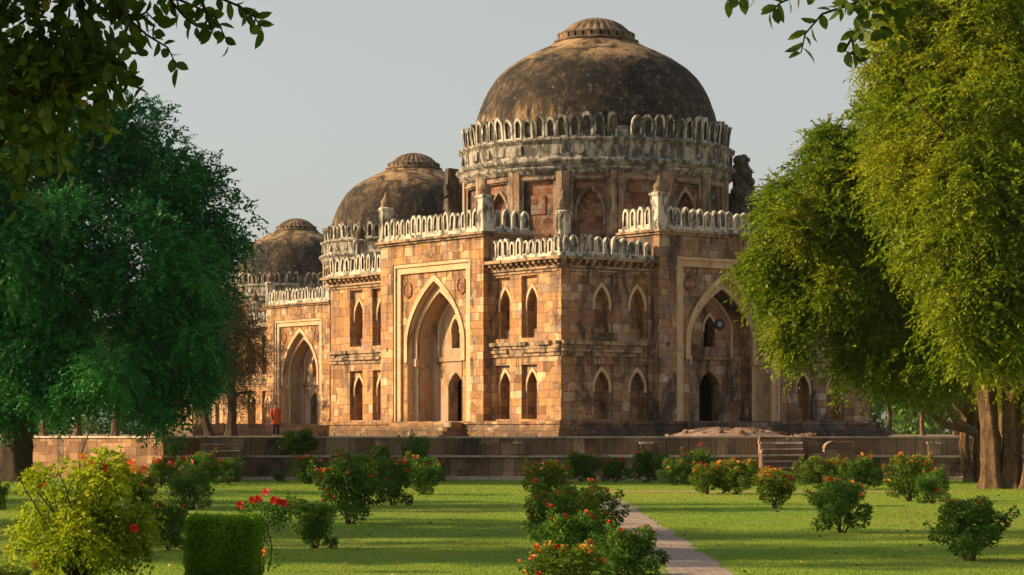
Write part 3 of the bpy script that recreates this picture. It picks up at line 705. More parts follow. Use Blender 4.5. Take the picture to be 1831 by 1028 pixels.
# ------------------------------------------------------------------ person in orange near the middle tomb
def skin(name, nodes, edges, mat, parent, sub=2):
    me = bpy.data.meshes.new(name); me.from_pydata([n[0] for n in nodes], edges, []); me.materials.append(mat)
    o = link(name, me, parent); md = o.modifiers.new('Skin', 'SKIN')
    for i, n in enumerate(nodes):
        r = n[1]; me.skin_vertices[0].data[i].radius = r if isinstance(r, tuple) else (r, r)
    me.skin_vertices[0].data[0].use_root = True; md.use_smooth_shade = True
    s = o.modifiers.new('Sub', 'SUBSURF'); s.levels = s.render_levels = sub; return o
pe = empty('person', (P(493, 780, 126).x, 126, 1.45), R(20)); tag(pe, 'person in an orange tunic and dark trousers standing before the middle tomb', 'person')
M_skin = simple('skin', (.24,.13,.08), .6); M_org = simple('orange_cloth', (.42,.085,.03), .8); M_trs = simple('dark_cloth', (.025,.025,.03), .9); M_hair = simple('black_hair', (.012,.01,.01), .6)
b = [((0,0,.92),(.15,.10)),((0,0,1.12),(.13,.09)),((0,0,1.33),(.17,.10)),((0,0,1.47),(.06,.06)),((0,-.01,1.54),(.062,.07)),((0,-.02,1.62),(.078,.095)),((0,-.01,1.70),(.06,.07)),
     ((-.19,0,1.40),.055),((-.25,.02,1.14),.042),((-.24,-.08,.90),.032),((-.24,-.10,.80),.03),((.19,0,1.40),.055),((.25,.02,1.14),.042),((.23,-.10,.92),.032),((.23,-.13,.82),.03),
     ((-.10,0,.86),.088),((-.11,-.01,.48),.062),((-.11,.02,.08),.042),((-.12,-.15,.03),.035),((.10,0,.86),.088),((.12,-.04,.48),.062),((.12,.0,.08),.042),((.13,-.17,.03),.035)]
skin('body', b, [(0,1),(1,2),(2,3),(3,4),(4,5),(5,6),(2,7),(7,8),(8,9),(9,10),(2,11),(11,12),(12,13),(13,14),(0,15),(15,16),(16,17),(17,18),(0,19),(19,20),(20,21),(21,22)], M_skin, pe)
for s, hx, hy, hz in ((-1,-.24,-.10,.79),(1,.23,-.13,.81)):
    fs = MB()
    for k in range(4): fs.tube([(hx+(k-1.5)*.018, hy, hz), (hx+(k-1.5)*.02, hy-.02, hz-.05), (hx+(k-1.5)*.018, hy-.01, hz-.085+.006*abs(k-1.5))], [.009,.008,.006], 5)
    fs.tube([(hx-s*.03, hy, hz+.02), (hx-s*.05, hy-.025, hz-.02), (hx-s*.045, hy-.03, hz-.045)], [.011,.009,.007], 5); fs.build('fingers', M_skin, pe)
t_ = MB(); t_.lathe([(.07,1.46),(.14,1.44),(.215,1.38),(.205,1.2),(.185,1.05),(.21,.85),(.245,.62),(.24,.615)], 24, wob=lambda a, z: (1-.28*abs(math.sin(a)))*(1+.02*math.cos(9*a)*(1.5-z)))
for s, e, h2 in ((-1,(-.25,.02,1.14),(-.24,-.07,.93)),(1,(.25,.02,1.14),(.235,-.09,.95))): t_.tube([(s*.15,0,1.41),(s*.2,0,1.37),e,h2], [.06,.068,.055,.05], 12)
t_.build('tunic', M_org, pe)
t_ = MB()
for s in (-1, 1): t_.tube([(s*.09,0,.9),(s*.11,-.02,.5),(s*.12,.0,.1)], [.115,.09,.075], 12)
t_.build('trousers', M_trs, pe)
t_ = MB(); t_.ell((0,.015,1.66), (.092,.105,.10), 14); t_.ell((0,.09,1.62), (.05,.045,.05), 10); t_.build('hair', M_hair, pe)
t_ = MB(); t_.ell((-.032,-.098,1.625),(.011,.008,.008),8); t_.ell((.032,-.098,1.625),(.011,.008,.008),8); t_.build('eyes', M_hair, pe)
t_ = MB(); t_.ell((0,-.115,1.595),(.014,.018,.022),8); t_.build('nose', M_skin, pe)
# ------------------------------------------------------------------ foliage helpers
def nrm(a): return a / np.maximum(np.linalg.norm(a, axis=1, keepdims=True), 1e-9)
def snoise(p, s, seed):
    r = np.random.default_rng(seed); v = np.zeros(len(p))
    for k in range(7):
        d = r.normal(size=3); d /= np.linalg.norm(d); v += np.sin(p @ d * s * (1 + .35*k) + r.uniform(0, 6.28)) / (1 + .25*k)
    return v / 3.2
def leaf_mesh(name, base, d, L, W, tint, mat, g=None, up=None, oval=False):
    g = g or rng; n = len(base); d = nrm(d)
    side = np.cross(d, g.normal(size=(n, 3)) if up is None else nrm(g.normal(size=(n, 3))*.55 + up)); side = nrm(side)
    L = np.broadcast_to(L, n)[:, None]; W = np.broadcast_to(W, n)[:, None]
    nn = nrm(np.cross(side, d))
    mid = base + d*L*.45 + nn*W*.22
    v = np.empty((n, 4, 3)); v[:, 0] = base; v[:, 1] = mid + side*W*.5; v[:, 2] = base + d*L; v[:, 3] = mid - side*W*.5
    k = 4
    if oval:
        k = 8; v = np.empty((n, 8, 3))
        for j, (t, w_) in enumerate(((0,0),(.18,.33),(.45,.5),(.75,.36),(1,0),(.75,-.36),(.45,-.5),(.18,-.33))):
            v[:, j] = base + d*L*t + side*W*w_ + nn*W*.18*abs(w_)*2 - nn*L*.12*t*t
    me = bpy.data.meshes.new(name); me.vertices.add(k*n); me.loops.add(k*n); me.polygons.add(n)
    me.vertices.foreach_set('co', v.ravel()); me.loops.foreach_set('vertex_index', np.arange(k*n, dtype=np.int32))
    me.polygons.foreach_set('loop_start', np.arange(0, k*n, k, dtype=np.int32)); me.polygons.foreach_set('loop_total', np.full(n, k, dtype=np.int32))
    me.update(calc_edges=True); me.materials.append(mat)
    at = me.attributes.new('tint', 'FLOAT', 'FACE'); at.data.foreach_set('value', np.clip(tint, 0, 1).astype(np.float32)); return me
def sprays(base, d, ln, nl, L, W, droop, tint0, g, spread=.9, flat=True):
    """pinnate sprays: nl leaflets in pairs down a drooping stalk"""
    S = len(base); t = np.linspace(.12, 1, nl)[None, :, None]
    d = nrm(d)[:, None, :]; ln = np.broadcast_to(ln, S)[:, None, None]
    dn = np.array([0, 0, -1.0])
    pos = base[:, None, :] + d*ln*t + dn*droop*ln*t*t
    tan = d + dn*droop*2*t; tan /= np.linalg.norm(tan, axis=2, keepdims=True)
    sd = np.cross(d[:, 0], g.normal(size=(S, 3))*.5 + np.array([0, 0, 1.0])); sd = nrm(sd)[:, None, :]
    sgn = np.where(np.arange(nl) % 2 == 0, 1, -1)[None, :, None]
    dd = tan + sd*sgn*spread + g.normal(size=(S, nl, 3))*.22
    tint = tint0[:, None] + g.normal(size=(S, nl))*.09
    N = S*nl; up = np.tile(np.array([[0, 0, 1.0]]), (N, 1))
    return pos.reshape(N, 3), dd.reshape(N, 3), L*g.uniform(.7, 1.2, N), W*g.uniform(.8, 1.2, N), tint.ravel(), up
def lobe_points(lobes, n, g, shell=.55, seed=1, gap=-.2, ns=1.2):
    lob = np.array(lobes, dtype=float); wgt = (lob[:, 3]*lob[:, 5]*(lob[:, 6] if lob.shape[1] > 6 else 1)); wgt = wgt/wgt.sum()
    out_p, out_o = [], []
    tot = 0
    while tot < n:
        i = g.choice(len(lob), n, p=wgt); u = nrm(g.normal(size=(n, 3)))
        r = shell + (1-shell)*g.random(n)**.6; r *= (1 + .10*snoise(u*2, 2.0, seed+5))
        p = lob[i, :3] + u*r[:, None]*lob[i, 3:6]
        k = snoise(p, ns, seed) > gap
        p = p[k]; o = u[k]; out_p.append(p); out_o.append(o); tot += len(p)
    return np.concatenate(out_p)[:n], np.concatenate(out_o)[:n]
def pl(px, py, rx, ry, Z, rz=None, wt=1.0):
    """crown lobe seen at this place of the photo, Z metres away"""
    c = P(px, py, Z); k = Z/FPX; return (c.x, c.y, c.z, rx*k, (rz if rz else max(rx, ry)*k), ry*k, wt)

DARKG = [(0, (.015,.09,.034)), (.4, (.035,.22,.065)), (.75, (.09,.34,.065)), (1, (.20,.36,.05))]
YELG = [(0, (.09,.15,.008)), (.4, (.21,.28,.012)), (.75, (.35,.37,.02)), (1, (.50,.40,.05))]
MIDG = [(0, (.035,.095,.015)), (.4, (.08,.18,.024)), (.75, (.15,.27,.035)), (1, (.3,.32,.05))]
OLIVE = [(0, (.05,.045,.02)), (.5, (.11,.10,.04)), (1, (.24,.17,.09))]
F_dark = foliage('deep_green_leaves', DARKG, .25); F_yel = foliage('sunlit_yellow_green_leaves', YELG, .4); F_mid = foliage('mid_green_leaves', MIDG, .3)
F_olive = foliage('dusty_olive_leaves', OLIVE, .25); F_rose = foliage('rose_leaves', [(0, (.03,.08,.012)), (.45, (.085,.19,.025)), (.8, (.19,.29,.04)), (1, (.34,.24,.05))], .4)
F_rosey = foliage('young_rose_leaves', [(0, (.05,.10,.012)), (.45, (.14,.22,.022)), (.8, (.25,.28,.035)), (1, (.40,.22,.05))], .4)
F_hedge = foliage('clipped_hedge_leaves', [(0, (.07,.17,.01)), (.5, (.15,.31,.016)), (1, (.27,.42,.03))], .4)
F_shrub = foliage('bright_shrub_leaves', [(0, (.14,.20,.01)), (.4, (.30,.38,.015)), (.75, (.46,.48,.03)), (1, (.60,.48,.06))], .5)
F_over = foliage('broad_shaded_leaves', [(0, (.02,.045,.008)), (.5, (.07,.12,.014)), (.85, (.17,.22,.025)), (1, (.38,.26,.05))], .45)
def bark(name, a, b):
    g = NT(name); ob = g.tc('Object'); n = g.noise(g.mapping(ob, (1, 1, .16)), 9, 9, .8, 1.6); n2 = g.noise(ob, 1.6, 5, .6)
    c = g.mix(g.ramp(n2, [(.4, 0.0), (.65, .6)]), g.ramp(n, [(.42, a), (.58, b)]), tuple(min(1, x*1.3) for x in b))
    return g.out(c, n, 1.0, .12)
B_grey = bark('pale_bark', (.06,.036,.022), (.25,.155,.09)); B_dark = bark('dark_bark', (.03,.022,.016), (.09,.065,.045)); B_twig = bark('rose_stem', (.05,.04,.02), (.13,.10,.05))

def sublobes(lobes, g, k=8, f=.42, at=.72):
    out = []
    for l in lobes:
        l = tuple(l) + ((1.0,) if len(l) < 7 else ())
        out.append((l[0], l[1], l[2], l[3]*.72, l[4]*.72, l[5]*.72, .6*l[6]))
        for _ in range(k):
            u = g.normal(size=3); u /= np.linalg.norm(u)
            s = g.uniform(.7, 1.25)*f
            out.append((l[0]+u[0]*l[3]*at, l[1]+u[1]*l[4]*at, l[2]+u[2]*l[5]*at, l[3]*s, l[4]*s, l[5]*s*.8, 1.0*l[6]))
    return out
def limb(mb, a, b, r0, r1, g, bend=.15, n=7, seg=8):
    a = Vector(a); b = Vector(b); L = (b-a).length; pts = []; rad = []
    o1 = Vector(g.normal(size=3))*L*bend*.5; lift = Vector((0, 0, L*bend*.6))
    for i in range(n+1):
        t = i/n; pts.append(a.lerp(b, t) + (o1 + lift)*math.sin(PI*t) + Vector(g.normal(size=3))*L*.012*math.sin(PI*t)); rad.append(r0+(r1-r0)*t)
    mb.tube(pts, rad, seg, lump=.12); return pts
def make_tree(name, base, fork, rt, lobes, mat, bk, label, seed, nspr, nl=14, ln=.8, L=.12, W=.04, droop=.5, gap=-.2, ns=1.0, shell=.55, group=None, cat='tree', inner=0, limbs=14, sub=8, extra=(), flute=.16, outw=.8, z_cut=None, trunks=1):
    g = np.random.default_rng(seed); root = empty(name, base); tag(root, label, cat, group); B = Vector(base)
    tr = MB(); fk = Vector(fork) - B
    mid = fk*.5 + Vector((g.normal()*.12, 0, 0))
    prof = [(0, 1.42), (.05, 1.2), (.12, 1.08), (.2, 1.0), (.3, .97), (.4, .9), (.5, .96), (.6, .88), (.7, .93), (.8, .88), (.9, .92), (1, .95)]
    for q in range(trunks):
        off = Vector(((q-(trunks-1)/2)*rt*1.25, g.normal()*rt*.3, 0)); rr = rt/(1 if trunks == 1 else 1.5)*(1 if trunks == 1 else g.uniform(.75, 1.15))
        rows = []
        for (t, k) in prof:
            c = off*(1-.1*t) + (mid*2*t if t < .5 else mid + (fk-mid)*(2*t-1)) + off*.6*t
            rows.append([(c.x+rr*k*math.cos(a)*(1+flute*math.sin(5*a+2*t+q)+.08*math.sin(9*a+7*t)+.05*math.sin(17*t+3*a)), c.y+rr*k*math.sin(a)*(1+flute*math.sin(4*a+1.5*t)), c.z) for a in np.linspace(0, 2*PI, 28, endpoint=False)])
        tr.grid(rows, 0, True, True)
    tr.build('trunk', bk, root)
    br = MB(); order = sorted(range(len(lobes)), key=lambda i: -lobes[i][3])
    for i in order[:limbs]:
        l = lobes[i]; c = Vector(l[:3]) - B
        pts = limb(br, fk - Vector((0,0,.35)), c, rt*.42, rt*.08, g, .16)
        for _ in range(3):
            e = c + Vector(g.normal(size=3))*l[3]*.55; limb(br, pts[4], e, rt*.13, rt*.03, g, .1, 5, 6)
    for e_ in extra: br.tube([P(*q_)-B for q_ in e_], list(np.linspace(.17, .07, len(e_))), 10, lump=.15)
    br.build('branches', bk, root)
    sl_ = sublobes(lobes, g, sub) if sub else lobes
    p, o = lobe_points(sl_, nspr, g, shell, seed, gap, ns)
    p = p - np.array(B)
    d = o*outw + np.array([0, 0, -.1]) + g.normal(size=o.shape)*.35
    tint = .46 + .32*snoise(p, .9, seed+9) + .18*snoise(p, 3.1, seed+3) + g.normal(size=len(p))*.08
    a = sprays(p - d*ln*.3, d, ln*g.uniform(.6, 1.25, len(p)), nl, L, W, droop, tint, g)
    if inner:
        p, o = lobe_points([(l[0],l[1],l[2],l[3]*.78,l[4]*.78,l[5]*.78,(l[6] if len(l) > 6 else 1.0)) for l in lobes], inner, g, .2, seed+1, -.6, 1.0); p = p - np.array(B)
        b_ = sprays(p, o + g.normal(size=o.shape)*.6, ln, 8, L*1.7, W*2.0, droop, .1+g.random(len(p))*.25, g)
        a = tuple(np.concatenate([u, v]) for u, v in zip(a, b_))
    link('crown', leaf_mesh('crown', *a[:5], mat, g, a[5]), root); return root

ZR = 72; ZB = 78
right1 = [pl(1600,70,60,90,ZR+1,wt=.8), pl(1650,10,90,110,ZR), pl(1760,60,140,150,ZR-1), pl(1640,200,90,110,ZR), pl(1730,210,130,140,ZR-2), pl(1850,180,130,190,ZR), pl(1660,360,120,130,ZR-1), pl(1780,380,150,150,ZR-3),
          pl(1860,420,120,200,ZR), pl(1760,540,110,120,ZR-3), pl(1835,600,100,80,ZR-3), pl(1740,590,60,70,ZR-3), pl(1700,470,90,90,ZR-2), pl(1880,620,100,120,ZR-1), pl(1700,280,120,90,ZR+2), pl(1780,-60,170,110,ZR)]
make_tree('tree', (P(1808,875,71).x, 71, 0), P(1812,690,71.3), .40, right1, F_yel, B_grey, 'great yellow-green tree with a thick twisted pale trunk standing on the lawn at right', 21, 21000, 13, .8, .15, .055, .42, gap=.04, ns=2.6, trunks=3, inner=4200, limbs=12, sub=9, flute=.2)
right2 = [pl(1385,500,62,70,ZB-2), pl(1400,400,60,75,ZB-2), pl(1440,350,70,65,ZB-1), pl(1425,590,45,55,ZB-3), pl(1490,290,75,65,ZB), pl(1500,420,100,90,ZB-2), pl(1570,220,60,70,ZB), pl(1560,330,90,90,ZB-1), pl(1550,500,95,85,ZB-2), pl(1470,530,60,60,ZB-3),
          pl(1580,610,80,65,ZB-2), pl(1530,650,35,40,ZB-3), pl(1640,640,75,60,ZB-3), pl(1640,560,90,80,ZB), pl(1690,670,45,38,ZB-2)]
make_tree('tree', (P(1745,858,81).x, 81, 0), P(1742,735,80.5), .30, right2, F_yel, B_grey, 'spreading lime-green tree whose branches reach over the tomb, its trunk against the dark garden wall', 22, 15500, 13, .75, .14, .052, .4, gap=.05, ns=2.6, trunks=2, inner=2800, limbs=12, sub=9, flute=.2, extra=[[(1745,775,80.5),(1712,755,79),(1690,715,77),(1672,680,76.3),(1655,640,76)],[(1725,765,80),(1690,760,78.5),(1640,720,78)]])
ZL = 82
left1 = [pl(50,330,120,130,ZL), pl(180,280,100,100,ZL), pl(235,225,55,55,ZL,wt=.5), pl(290,330,95,85,ZL), pl(345,375,70,60,ZL), pl(385,430,52,55,ZL,wt=.7), pl(100,470,140,130,ZL-2), pl(250,470,130,120,ZL-2), pl(355,530,72,100,ZL), pl(60,610,120,100,ZL-1),
         pl(190,640,115,95,ZL-2), pl(320,640,100,90,ZL-1), pl(285,735,42,45,ZL-2,wt=.7), pl(110,700,70,50,ZL-1), pl(10,700,60,70,ZL), pl(20,180,110,110,ZL), pl(-60,420,140,260,ZL), pl(305,262,42,50,ZL,wt=.3), pl(280,215,25,40,ZL,wt=.22), pl(390,340,32,40,ZL,wt=.3), pl(425,385,28,36,ZL,wt=.4), pl(432,430,18,36,ZL,wt=.4), pl(355,300,30,30,ZL,wt=.25)]
make_tree('tree', (P(25,860,82.5).x, 82.5, 0), P(35,735,82.5), .55, left1, F_dark, B_dark, 'huge dark green tree with a broad black trunk filling the left side', 31, 23000, 13, .7, .13, .052, .3, gap=-.1, ns=2.4, inner=8000, limbs=8)
lean = [pl(395,560,45,75,138), pl(440,620,45,70,138), pl(370,660,45,60,139), pl(455,700,28,45,138), pl(405,700,50,45,139), pl(420,500,35,50,138)]
make_tree('tree', (P(412,775,138).x, 138, 1.45), P(415,700,138), .26, lean, F_olive, B_dark, 'thin dusty olive tree before the rough wall of the middle tomb', 33, 3200, 12, .9, .13, .05, .5, gap=0.05, shell=.2, sub=0)
make_tree('tree', (P(375,775,136).x, 136, 1.45), P(352,690,136), .2, [pl(340,640,40,60,136), pl(370,590,40,50,136), pl(335,700,45,45,136)], F_olive, B_dark, 'small crooked tree with a dark leaning trunk under the big dark crown', 34, 1800, 12, .8, .13, .05, .5, gap=0.0, shell=.2, sub=0)

# broad-leaved branches hanging into the top corners, from trees whose trunks stand outside the frame
def broad_tree(base, fork, rt, lobes, twigs, nleaf, seed, label, big, nvis):
    g = np.random.default_rng(seed); B = Vector(base); root = empty('tree', base); tag(root, label, 'tree', 'near trees overhanging the top corners')
    t = MB(); t.tube([(0,0,0),(.05,0,.4),(.1,0,1.5),(Vector(fork)-B)*.9,Vector(fork)-B], [rt*1.4,rt,rt*.9,rt*.85,rt*.8], 16, lump=.2); t.build('trunk', B_dark, root)
    br = MB()
    for l in lobes[nvis:]: limb(br, Vector(fork)-B, Vector(l[:3])-B, rt*.35, rt*.06, g, .08)
    n1 = nleaf; p, o = lobe_points(lobes, n1//7, g, .15, seed, -.15, 5.0); p = p - np.array(B)
    d = nrm(o + g.normal(size=o.shape)*.6 + np.array([0,0,-.5])); bs = [np.repeat(p, 7, 0) + np.repeat(d, 7, 0)*np.tile(np.linspace(0,.22,7), len(p))[:, None]]
    ds = [np.repeat(d, 7, 0)*.5 + g.normal(size=(len(p)*7, 3))*.7 + np.array([0,0,-.35])]
    for (pts, nlv) in twigs:
        pts = [Vector(q)-B for q in pts]; br.tube(pts, list(np.linspace(.009,.003,len(pts))), 6)
        tt = np.linspace(.15, 1, nlv); idx = np.minimum((tt*(len(pts)-1)).astype(int), len(pts)-2); fr = tt*(len(pts)-1)-idx
        A = np.array([list(q) for q in pts]); q = A[idx]*(1-fr[:, None]) + A[idx+1]*fr[:, None]; tn = nrm(A[idx+1]-A[idx])
        sd = np.stack([tn[:, 2], tn[:, 1]*0, -tn[:, 0]], 1)*np.where(np.arange(nlv) % 2 == 0, 1, -1)[:, None]
        bs.append(q); ds.append(tn*.6 + sd*.9 + g.normal(size=q.shape)*.25 + np.array([0,0,-.3]))
    bs = np.concatenate(bs); ds = np.concatenate(ds); n = len(bs)
    tint = .4 + .3*snoise(bs, 3.0, seed+2) + g.normal(size=n)*.16
    br.build('branches', B_dark, root)
    link('crown', leaf_mesh('crown', bs, ds, big*g.uniform(.6,1.15,n), big*.5*g.uniform(.8,1.2,n), tint, F_over, g, oval=True), root)
ZO = 12.5
q = lambda px, py, Z=ZO: tuple(P(px, py, Z))
lobL = [pl(40,60,130,120,ZO), pl(130,60,110,100,ZO), pl(175,110,55,75,ZO), pl(60,180,75,80,ZO), pl(18,260,35,45,ZO,wt=.7), pl(135,170,65,45,ZO), pl(-150,100,200,260,ZO,.7), pl(-200,-300,330,300,ZO,.9), pl(120,-120,220,130,ZO,.6), pl(-600,0,300,300,ZO,.9)]
broad_tree((-5.6,12.8,0), (-5.3,12.8,3.4), .3, lobL,
  [([q(180,-40), q(215,20), q(262,62), q(300,85), q(318,122)], 15), ([q(215,20), q(240,30), q(262,22), q(285,45)], 10), ([q(250,-50), q(310,-5), q(350,12), q(385,30), q(408,78)], 15),
   ([q(330,-40), q(390,-5), q(430,12), q(455,30), q(468,52)], 17), ([q(300,-5), q(330,30), q(352,48)], 9), ([q(180,120), q(215,130), q(238,150)], 12), ([q(30,270), q(45,295), q(60,310)], 8), ([q(360,0), q(375,40), q(380,60)], 8)],
  9500, 41, 'dark broad-leaved branches hanging into the upper left corner', .095, 4)
lobR = [pl(1545,30,55,55,ZO,wt=1.3), pl(1500,10,60,30,ZO), pl(1580,60,28,45,ZO), pl(1545,75,35,25,ZO), pl(1640,-160,180,110,ZO,.6,.3), pl(1900,-300,330,230,ZO,.8,.5), pl(2300,-150,260,260,ZO,.8)]
broad_tree((5.2,12.9,0), (5.0,12.9,3.6), .26, lobR,
  [([q(1600,-40), q(1530,5), q(1470,25), q(1440,60), q(1432,95)], 13), ([q(1520,-20), q(1430,-10), q(1395,5), q(1378,22)], 12), ([q(1440,-30), q(1340,-15), q(1300,2)], 10), ([q(1540,40), q(1510,90), q(1530,100)], 8)],
  4200, 43, 'dark broad-leaved twigs hanging into the sky at upper right', .10, 4)

# plainer trees: behind the terrace, and beyond the left edge where they shade the lawn
def simple_tree(label, seed, h=11, r=4.2, n=2600, mat=None, gap=-.25, shade=False):
    g = np.random.default_rng(seed)
    lob = [(g.normal()*r*.35, g.normal()*r*.35, h*.62+g.normal()*h*.1, r*.55, r*.55, r*.5, 1.0) for _ in range(7)] + [(r*.5*math.cos(a), r*.5*math.sin(a), h*.5, r*.5, r*.5, r*.42, 1.0) for a in (0, 1.3, 2.5, 3.8, 5)] + [(0,0,h*.84,r*.5,r*.5,h*.16,1.0)]
    return make_tree('tree', (0,0,0), (0,0,h*.33), .3, lob, mat, B_grey, label, seed, n, 8, .9, .30, .13, .3, gap=gap, ns=1.6, group=None, sub=4, inner=0 if shade else 300, limbs=8)
bgA = simple_tree('a', 51, 10, 4.0, 2400, F_mid); bgB = simple_tree('b', 52, 12, 4.6, 2800, F_dark)
bgS = simple_tree('s', 53, 11.5, 4.0, 1500, F_mid, .05, True)
cmt = children_map()
def put(proto, x, y, z, s, rz, label, group, first=[set()]):
    if proto.name in first[0]: o = copy_tree(proto, None, cmt)
    else: o = proto; first[0].add(proto.name)
    o.location = (x, y, z); o.scale = (s, s, s); o.rotation_euler = (0, 0, rz); tag(o, label, 'tree', group)
    return o
bgs = [(78,150,.7,bgA,'slender pale-trunked tree behind the sunlit garden wall, nearest the black trunk'), (140,168,.75,bgB,'leaning tree behind the sunlit garden wall, between two pale trunks'), (205,158,.7,bgA,'pale-trunked tree behind the middle of the sunlit garden wall'),
       (262,176,.8,bgB,'tree beyond the right end of the sunlit garden wall'), (-30,190,1.0,bgB,'hazy tree far behind the black trunk at the left edge'), (330,250,1.0,bgB,'distant tree glimpsed between the dark crown and the middle tomb'),
       (1590,185,.62,bgB,'bluish distant tree just right of the largest tomb'), (1650,200,.66,bgA,'pale green distant round tree above the dark garden wall'), (1710,190,.7,bgB,'distant dark tree behind the lime-green tree trunk'), (1790,210,.9,bgA,'distant tree behind the thick twisted trunk'), (1880,200,1.0,bgB,'distant tree at the right edge'),
       (1540,240,.8,bgA,'farthest tree peeping past the right corner of the largest tomb')]
for i, (px, Z, s, pr, lb) in enumerate(bgs):
    put(pr, (px-CX)/FPX*Z, Z, 1.4, s, i*1.7, lb, 'background trees beyond the terrace')
for i, (x, y, s) in enumerate([(-14,33.5,1.0),(-15.5,40.0,1.0),(-16,44.3,.72),(-19.5,54.3,1.0),(-20.5,58.0,.75),(-23,67.0,.8)]):
    put(bgS, x, y, 0, s, i*2.1, 'tree beyond the left edge shading the lawn', 'trees left of the frame shading the lawn')

# far wood behind everything
def far_wood():
    g = np.random.default_rng(58); lob = []
    for k in range(70):
        x = -120 + 240*k/69 + g.normal()*1.5; lob.append((x, 345+g.normal()*12, g.uniform(3.0, 5.5), g.uniform(3,5), 4, g.uniform(3.5,6), 1))
    p, o = lobe_points(lob, 60000, g, .6, 58, -.9, .5); p[:, 2] = np.maximum(p[:, 2], 1.4)
    o_ = link('distant_wood', leaf_mesh('distant_wood', p, o + g.normal(size=o.shape)*.7, .9, .6, .4+.2*g.normal(size=len(p)), F_mid, g)); tag(o_, kind='stuff', label='hazy far-off wood behind the tombs', cat='wood')
far_wood()
# dusty morning air
g_ = bpy.data.materials.new('haze_air'); g_.use_nodes = True; t_ = g_.node_tree; t_.nodes.remove(t_.nodes['Principled BSDF'])
pv = t_.nodes.new('ShaderNodeVolumePrincipled'); pv.inputs['Color'].default_value = (.86,.90,.92,1); pv.inputs['Density'].default_value = .00006; pv.inputs['Anisotropy'].default_value = .1
t_.links.new(pv.outputs[0], t_.nodes['Material Output'].inputs['Volume'])
m = MB(); m.box(-140, 140, -30, 400, -1, 31); hzo = m.build('haze', g_); tag(hzo, kind='stuff', label='thin dusty morning haze', cat='haze')
# ------------------------------------------------------------------ rose bushes, shrubs, hedge
def flower_mesh(name, c1, c2, seed):
    g = NT(name); n = g.noise(g.tc('Object'), 30, 3); mt = g.out(g.ramp(n, [(.35, c1), (.65, c2)]), None, rough=.6)
    r = random.Random(seed); m = MB()
    for ringi, (k, rad, lift, s) in enumerate(((6, .034, .004, .034), (5, .022, .014, .028), (3, .010, .022, .02))):
        for i in range(k):
            a = 2*PI*i/k + ringi*.5 + r.uniform(-.15,.15); ca, sa = math.cos(a), math.sin(a); tx, ty = -sa, ca
            b = (ca*rad*.25, sa*rad*.25, 0)
            m.face([b, (ca*rad+tx*s*.6, sa*rad+ty*s*.6, lift*1.2), (ca*rad*1.6, sa*rad*1.6, lift*1.9+.006), (ca*rad-tx*s*.6, sa*rad-ty*s*.6, lift*1.2)])
    return m.mesh('flower', mt)
FL = {'red': flower_mesh('red_petals', (.50,.015,.012), (.75,.05,.03), 1), 'orange': flower_mesh('orange_petals', (.75,.14,.03), (.85,.28,.06), 2),
      'pink': flower_mesh('coral_petals', (.72,.09,.07), (.85,.25,.18), 3), 'yellow': flower_mesh('amber_petals', (.85,.36,.05), (.9,.5,.12), 4)}
def rose_proto(seed, nst, spread, mat, nleaf, L, low=.12, vee=0.0, lobn=13):
    """unit bush: about 1 m wide and 1 m high, made of leafy clumps on arching stems"""
    g = np.random.default_rng(seed); st = MB(); lob = []
    for i in range(lobn):
        a = 2.4*i + g.uniform(-.4,.4); z = low + (.86-low)*((i+.5)/lobn)**.8
        prof = math.sin(PI*min(1, max(.12, (z*.85+.12))))**.6 if not vee else .25+.75*z
        rr = spread*prof*(.55+.45*g.random()); s = g.uniform(.13,.2)
        lob.append((math.cos(a)*rr, math.sin(a)*rr, z, s, s, s*.8, 1.0))
    for i in range(4): lob.append((g.normal()*.08, g.normal()*.08, .3+.15*i, .2, .2, .16, .7))
    for l in lob[:nst]:
        e = Vector(l[:3])*1.04; b0 = Vector((g.normal()*.04, g.normal()*.04, 0)); limb(st, b0, e, .010, .004, g, .12, 6, 5)
    for i in range(9):    # whips that stick out of the outline
        l = lob[g.integers(0, lobn)]; c = Vector(l[:3]); u = Vector((c.x, c.y, .25)).normalized(); limb(st, c, c+u*g.uniform(.18,.3), .005, .002, g, .1, 4, 5)
        lob.append((*(c+u*g.uniform(.2,.28)), .045, .045, .09, .7))
    p, o = lobe_points(lob, nleaf, g, .3, seed, -.35, 14.0); p[:, 2] = np.maximum(p[:, 2], .02)
    d = o*.9 + g.normal(size=o.shape)*.55 + np.array([0,0,.1])
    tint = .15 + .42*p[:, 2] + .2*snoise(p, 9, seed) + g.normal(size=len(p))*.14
    c0 = np.array([0, 0, .35]); score = np.linalg.norm((p-c0)*np.array([1,1,.9]), axis=1) + g.random(len(p))*.12
    idx = np.argsort(-score)[:900]; g.shuffle(idx); tips = []
    for k in idx:
        q = Vector(p[k]); 
        if q.z > .25 and all((q-t).length > .07 for t in tips): tips.append(q)
        if len(tips) > 45: break
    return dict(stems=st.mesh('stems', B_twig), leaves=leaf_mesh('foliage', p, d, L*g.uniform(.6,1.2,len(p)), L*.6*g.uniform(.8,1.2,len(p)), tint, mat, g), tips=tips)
PR = [rose_proto(61, 13, .42, F_rose, 5200, .056), rose_proto(62, 13, .42, F_rosey, 4800, .056), rose_proto(63, 12, .40, F_rose, 6000, .05, .06), rose_proto(64, 11, .44, F_rosey, 3600, .056, .12, 1.0), rose_proto(65, 13, .42, F_mid, 6400, .045, .05)]
